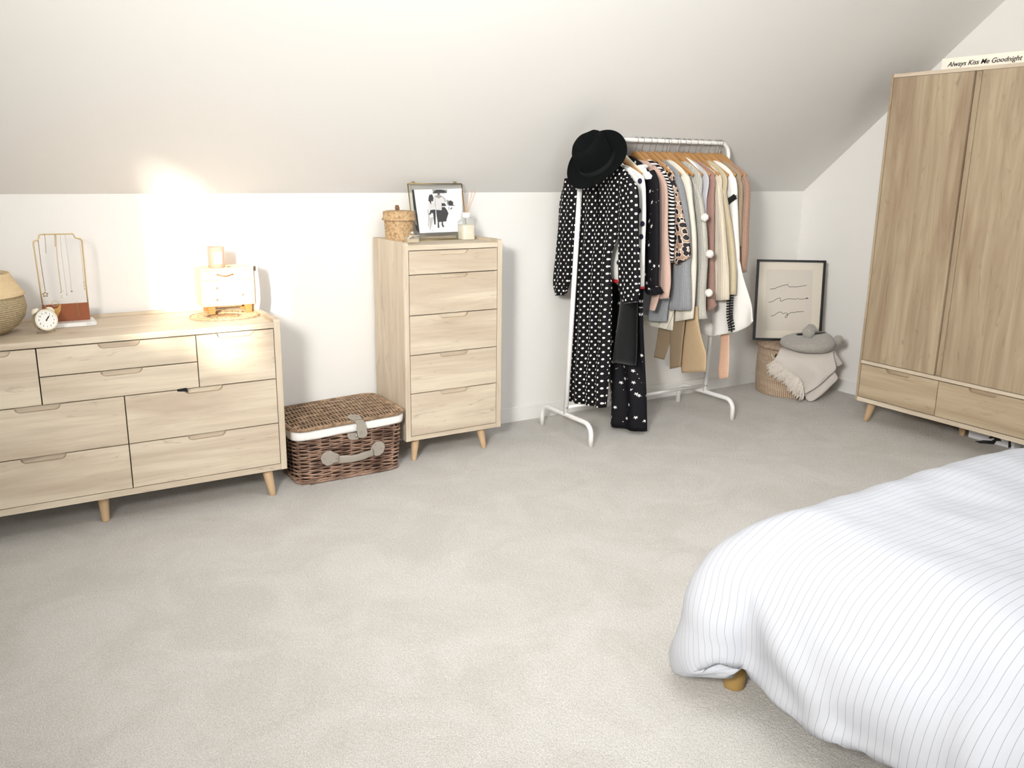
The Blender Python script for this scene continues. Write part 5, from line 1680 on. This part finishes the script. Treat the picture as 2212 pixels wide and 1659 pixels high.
# 9 pompom cardigan
OAT = knit('oatmeal_marl', '#b9b6ac', .012, .10, .6, marl=.08)
x = 3.205
r = garment('pompom_cardigan', 'oatmeal marl cardigan with three white pompoms down the sleeve', 'cardigan', x, OAT, .60,
            [(c8(640, 330), c8(680, 345)), (c8(700, 430), c8(770, 440)), (c8(735, 540), c8(835, 580)), (c8(765, 750), c8(878, 760)), (c8(798, 1000), c8(905, 1000)), (c8(800, 1250), c8(905, 1250)), (c8(785, 1500), c8(890, 1500)), (c1(660, 590), c1(790, 590)), (c1(655, 725), c1(805, 708))], hw=.17, near_th=.044)
for i, p in enumerate(((880, 828), (930, 1172), (920, 1540))):
    bm = bmesh.new(); bmesh.ops.create_icosphere(bm, subdivisions=4, radius=.0205)
    c_ = at(*c8(*p), 0, x-.025)
    for v in bm.verts: v.co = v.co*(1+.12*mnoise.noise(v.co*150+Vector((i*3, 0, 0))))+c_
    mesh_obj('pompom', bm, plain('white_pompom', '#dedad2', 1, bump=.6, bscale=120, bdist=.004), r, True)
hang('wood', x, 'wooden hanger holding the pompom cardigan')

# 10 white polo neck + lilac jumper
x = 3.235
r = garment('white_poloneck', 'white top whose shoulder strap shows over its hanger, mid rail', 'top', x, knit('white_jersey', '#eeebe4', None, .03, .2), .85,
            [(c8(560, 218), c8(610, 218)), (c8(600, 260), c8(640, 240)), (c8(650, 330), c8(690, 310)), (c8(680, 385), c8(715, 360)), (c8(700, 400), c8(730, 400))], far_sleeve=False, bw=.15, hw=.15, neckz=1.43, neckw=.04, sh=.17)
hang('wood', x-.012, 'wooden hanger holding the white top, mid rail')
LILAC = knit('lilac_grey_knit', '#b5b4b9', None, .06, .35)
x = 3.255
r = garment('lilac_jumper', 'pale lilac grey jumper with speckled lower sleeve', 'jumper', x, LILAC, .80,
            [(c8(700, 365), c8(725, 355)), (c8(730, 430), c8(800, 395)), (c8(790, 520), c8(865, 460)), (c8(810, 650), c8(880, 600)), (c8(830, 800), c8(885, 800)), (c8(840, 1000), c8(890, 1000)), (c8(870, 1300), c8(905, 1300))], near_th=.034)
hang('wood', x+.004, 'wooden hanger holding the pale lilac jumper')

# 11 dusty rose jumper
ROSE = knit('dusty_rose_knit', '#98786d', None, .10, .4)
x = 3.295
r = garment('rose_jumper', 'dusty rose jumper with plain narrow sleeve', 'jumper', x, ROSE, .66,
            [(c8(770, 350), c8(800, 350)), (c8(820, 400), c8(900, 390)), (c8(870, 480), c8(962, 450)), (c8(885, 650), c8(972, 600)), (c8(900, 900), c8(972, 900)), (c8(905, 1200), c8(965, 1200)), (c8(900, 1450), c8(970, 1450)), (c1(815, 470), c1(895, 470)), (c1(790, 560), c1(918, 565)), (c1(788, 645), c1(830, 620))], near_th=.034)
hang('wood', x, 'wooden hanger holding the dusty rose jumper')

# 12 ivory cardigan
IVORY = knit('ivory_rib_knit', '#d0c5b1', .010, .07, .5)
x = 3.345
r = garment('ivory_cardigan', 'ivory ribbed cardigan, sleeve ending in a pale ribbed cuff', 'cardigan', x, IVORY, .72,
            [(c8(795, 305), c8(820, 300)), (c8(850, 360), c8(910, 360)), (c8(940, 440), c8(1000, 440)), (c8(965, 600), c8(1040, 600)), (c8(975, 900), c8(1075, 900)), (c8(985, 1200), c8(1095, 1200)), (c8(975, 1450), c8(1105, 1450)), (c8(975, 1610), c8(1105, 1605))], near_th=.044)
hang('wood', x, 'wooden hanger holding the ivory ribbed cardigan')

# 13 sand cardigan
SAND = knit('sand_knit', '#b9ac90', None, .07, .35)
x = 3.385
r = garment('sand_jumper', 'sand beige jumper squeezed between ivory and stitched white ones', 'jumper', x, SAND, .74,
            [(c8(890, 330), c8(905, 325)), (c8(960, 400), c8(1010, 400)), (c8(1010, 500), c8(1070, 560)), (c8(1040, 700), c8(1110, 740)), (c8(1070, 1000), c8(1150, 1000)), (c8(1090, 1300), c8(1180, 1300)), (c8(1110, 1550), c8(1175, 1556))], near_th=.036)
hang('wood', x, 'wooden hanger holding the sand beige jumper')

# 14 white poncho with black stitching
WST = knit('white_felted_wool', '#dedbd6', None, .05, .35)
x = 3.44
r = garment('stitched_poncho', 'white flared jumper with thick black blanket stitching', 'jumper', x, WST, .60,
            [(c8(955, 300), c8(980, 290)), (c8(975, 400), c8(1070, 360)), (c8(1010, 520), c8(1172, 460)), (c8(1050, 700), c8(1192, 700)), (c8(1080, 1000), c8(1205, 1000)), (c8(1090, 1250), c8(1208, 1250)), (c8(1110, 1500), c8(1190, 1400)), (c8(1125, 1560), c8(1180, 1550))], near_th=.04, no_body=False, hw=.16, bw=.18)
part_loft(r, 'flared_hem', x+.006, [(c1(1020, -200), c1(1150, -200)), (c1(960, 60), c1(1215, 60)), (c1(880, 300), c1(1270, 300)), (c1(800, 550), c1(1330, 550)), (c1(712, 740), c1(1374, 715)), (c1(720, 850), c1(1375, 745)), (c1(850, 925), c1(1180, 865))], WST, .03, lambda s, v: .014*v*math.sin(s*48+.5), 34, 60)
BYARN = plain('black_yarn', '#121212', .95)
bm = bmesh.new()
def stitches(P, xx, wl, n_):
    Q = catmull(P, n_)
    pts = [at(u, v, 0, xx) for u, v in Q]
    tube(bm, pts, .0028, 6)
    for i in range(n_-1):
        a = Vector(pts[i]); t = (pts[i+1]-a).normalized(); s = Vector((0, t.z, -t.y))
        tube(bm, [a-s*wl+t*.004, a+s*wl-t*.004], .0046, 6)
stitches([c8(1088, 705), c8(1110, 675), c8(1150, 645), c8(1180, 622)], x-.026, .014, 9)
mesh_obj('sleeve_stitching', bm, BYARN, r, True)
bm = bmesh.new()
stitches([c1(1092, 432), c1(1085, 560), c1(1085, 700), c1(1105, 800), c1(1108, 870)], x-.034, .021, 15)
mesh_obj('hem_stitching', bm, BYARN, r, True)
hang('wood', x, 'wooden hanger holding the black stitched white jumper')

# 15 taupe knit, 16 terracotta knit
TAUPE = knit('taupe_knit', '#988873', None, .08, .4)
x = 3.487
r = garment('taupe_jumper', 'taupe jumper showing only its shoulder before the terracotta knit', 'jumper', x, TAUPE, .85,
            [(c8(1075, 355), c8(1100, 350)), (c8(1110, 400), c8(1165, 410)), (c8(1150, 500), c8(1235, 500)), (c8(1170, 620), c8(1240, 600)), (c8(1190, 800), c8(1230, 780)), (c8(1195, 1100), c8(1225, 1100))], near_th=.03, bw=.17, hw=.17)
hang('wood', x, 'wooden hanger holding the taupe jumper')
TERR = knit('terracotta_chunky_knit', '#a38472', .016, .22, .9)
x = 3.528
r = garment('terracotta_cardigan', 'chunky terracotta knit cardigan, last on the right of the rail', 'cardigan', x, TERR, .80,
            [(c8(1100, 350), c8(1125, 345)), (c8(1140, 400), c8(1215, 400)), (c8(1190, 500), c8(1285, 470)), (c8(1215, 640), c8(1306, 560)), (c8(1208, 800), c8(1304, 740)), (c8(1204, 1000), c8(1292, 1000)), (c8(1205, 1200), c8(1288, 1180)), (c8(1235, 1350), c8(1250, 1340))], near_th=.05, hw=.16, bw=.18)
hang('wood', x, 'wooden hanger holding the terracotta cardigan, nearest the bend')
PEACH = uvdots('peach_sequin', '#a8745d', '#efcbb0', .010, .33, .35)
x = 3.505
r = thing('sequin_scarf', 'peach glitter scarf hanging straight below the white jumper', 'scarf', (x, 3.45, .3), 'clothes on the rail')
part_loft(r, 'scarf_band', x, [(c1(985, 600), c1(1085, 600)), (c1(975, 900), c1(1083, 900)), (c1(962, 1150), c1(1078, 1150)), (c1(950, 1350), c1(1070, 1350)), (c1(962, 1430), c1(1064, 1415))], PEACH, .008, None, 24, 18)
part_loft(r, 'scarf_loop', x, [(c1(1010, -900), c1(1040, -900)), (c1(1000, -300), c1(1060, -300)), (c1(985, 610), c1(1085, 610))], PEACH, .008, None, 24, 18)
hang('wood', x+.003, 'wooden hanger holding the peach glitter scarf')

# hat on the corner of the rail
def hat():
    C0 = atp(1290, 350, (2.60, 3.38, 1.38), (-.6, -.8, 0))
    n = (Vector((-.6, -.8, 0))*.70+RT*(-.38)+(-DN)*.62).normalized()
    root = thing('fedora_hat', 'black felt wide brim hat hung on the left end of the rail', 'hat', C0)
    # brim frame: long axis from lower left to upper right in the picture
    r_ = Vector((RT.x, RT.y, RT.z)); u_ = -Vector((DN.x, DN.y, DN.z))
    A = (r_*.86+u_*.50); A = (A-n*A.dot(n)).normalized()
    B = n.cross(A).normalized()
    if B.dot(u_) < 0: B = -B
    bm = bmesh.new()
    def brim(a, t, side):
        rx, ry = .162, .152
        k = .50+.50*t
        x = rx*k*math.cos(a); y = ry*k*math.sin(a)
        curl = .020*t**2*abs(math.sin(a))**2+.040*t**2*max(0, math.cos(a-.4))**2-.008*t**2*max(0, -math.cos(a))
        return C0+A*x+B*y+n*(curl+side)
    nr, na = 10, 64
    for side in (0, -.0035):
        g = [[bm.verts.new(brim(2*PI*j/na, i/nr, side)) for j in range(na)] for i in range(nr+1)]
        for i in range(nr):
            for j in range(na):
                l = (j+1) % na
                f = (g[i][j], g[i][l], g[i+1][l], g[i+1][j])
                bm.faces.new(f if side == 0 else tuple(reversed(f)))
        if side == 0: g0 = g
    for j in range(na):
        l = (j+1) % na; bm.faces.new((g0[nr][j], g0[nr][l], g[nr][l], g[nr][j]))
    mesh_obj('brim', bm, BLACKFELT, root, True)
    bm = bmesh.new(); rings = []
    prof = [(1.02, -.002), (1.0, .012), (.98, .040), (.97, .085), (.94, .115), (.82, .133), (.55, .136), (.27, .126), (.02, .118)]
    for k, (s, h) in enumerate(prof):
        ring = []
        for j in range(48):
            a = 2*PI*j/48
            x = .092*s*math.cos(a); y = .084*s*math.sin(a)
            hh = h
            if h > .06:
                hh += .014*(x/.092) - .020*math.exp(-(y/.022)**2)*(1 if s < .8 else .3)
                pinch = math.exp(-((x-.05)/.03)**2)*.25
                y *= 1-pinch
            ring.append(bm.verts.new(C0+A*x+B*y+n*hh))
        rings.append(ring)
    for P_, Q_ in zip(rings, rings[1:]):
        for j in range(48): bm.faces.new((P_[j], P_[(j+1) % 48], Q_[(j+1) % 48], Q_[j]))
    bm.faces.new(rings[-1])
    mesh_obj('crown', bm, BLACKFELT, root, True)
    bm = bmesh.new()
    rr = []
    for h, s in ((.002, 1.035), (.026, 1.01)):
        rr.append([bm.verts.new(C0+A*.092*s*math.cos(2*PI*j/48)+B*.084*s*math.sin(2*PI*j/48)+n*h) for j in range(48)])
    for j in range(48): bm.faces.new((rr[0][j], rr[0][(j+1) % 48], rr[1][(j+1) % 48], rr[1][j]))
    mesh_obj('hat_band', bm, plain('black_ribbon', '#111214', .6), root, True)
hat()
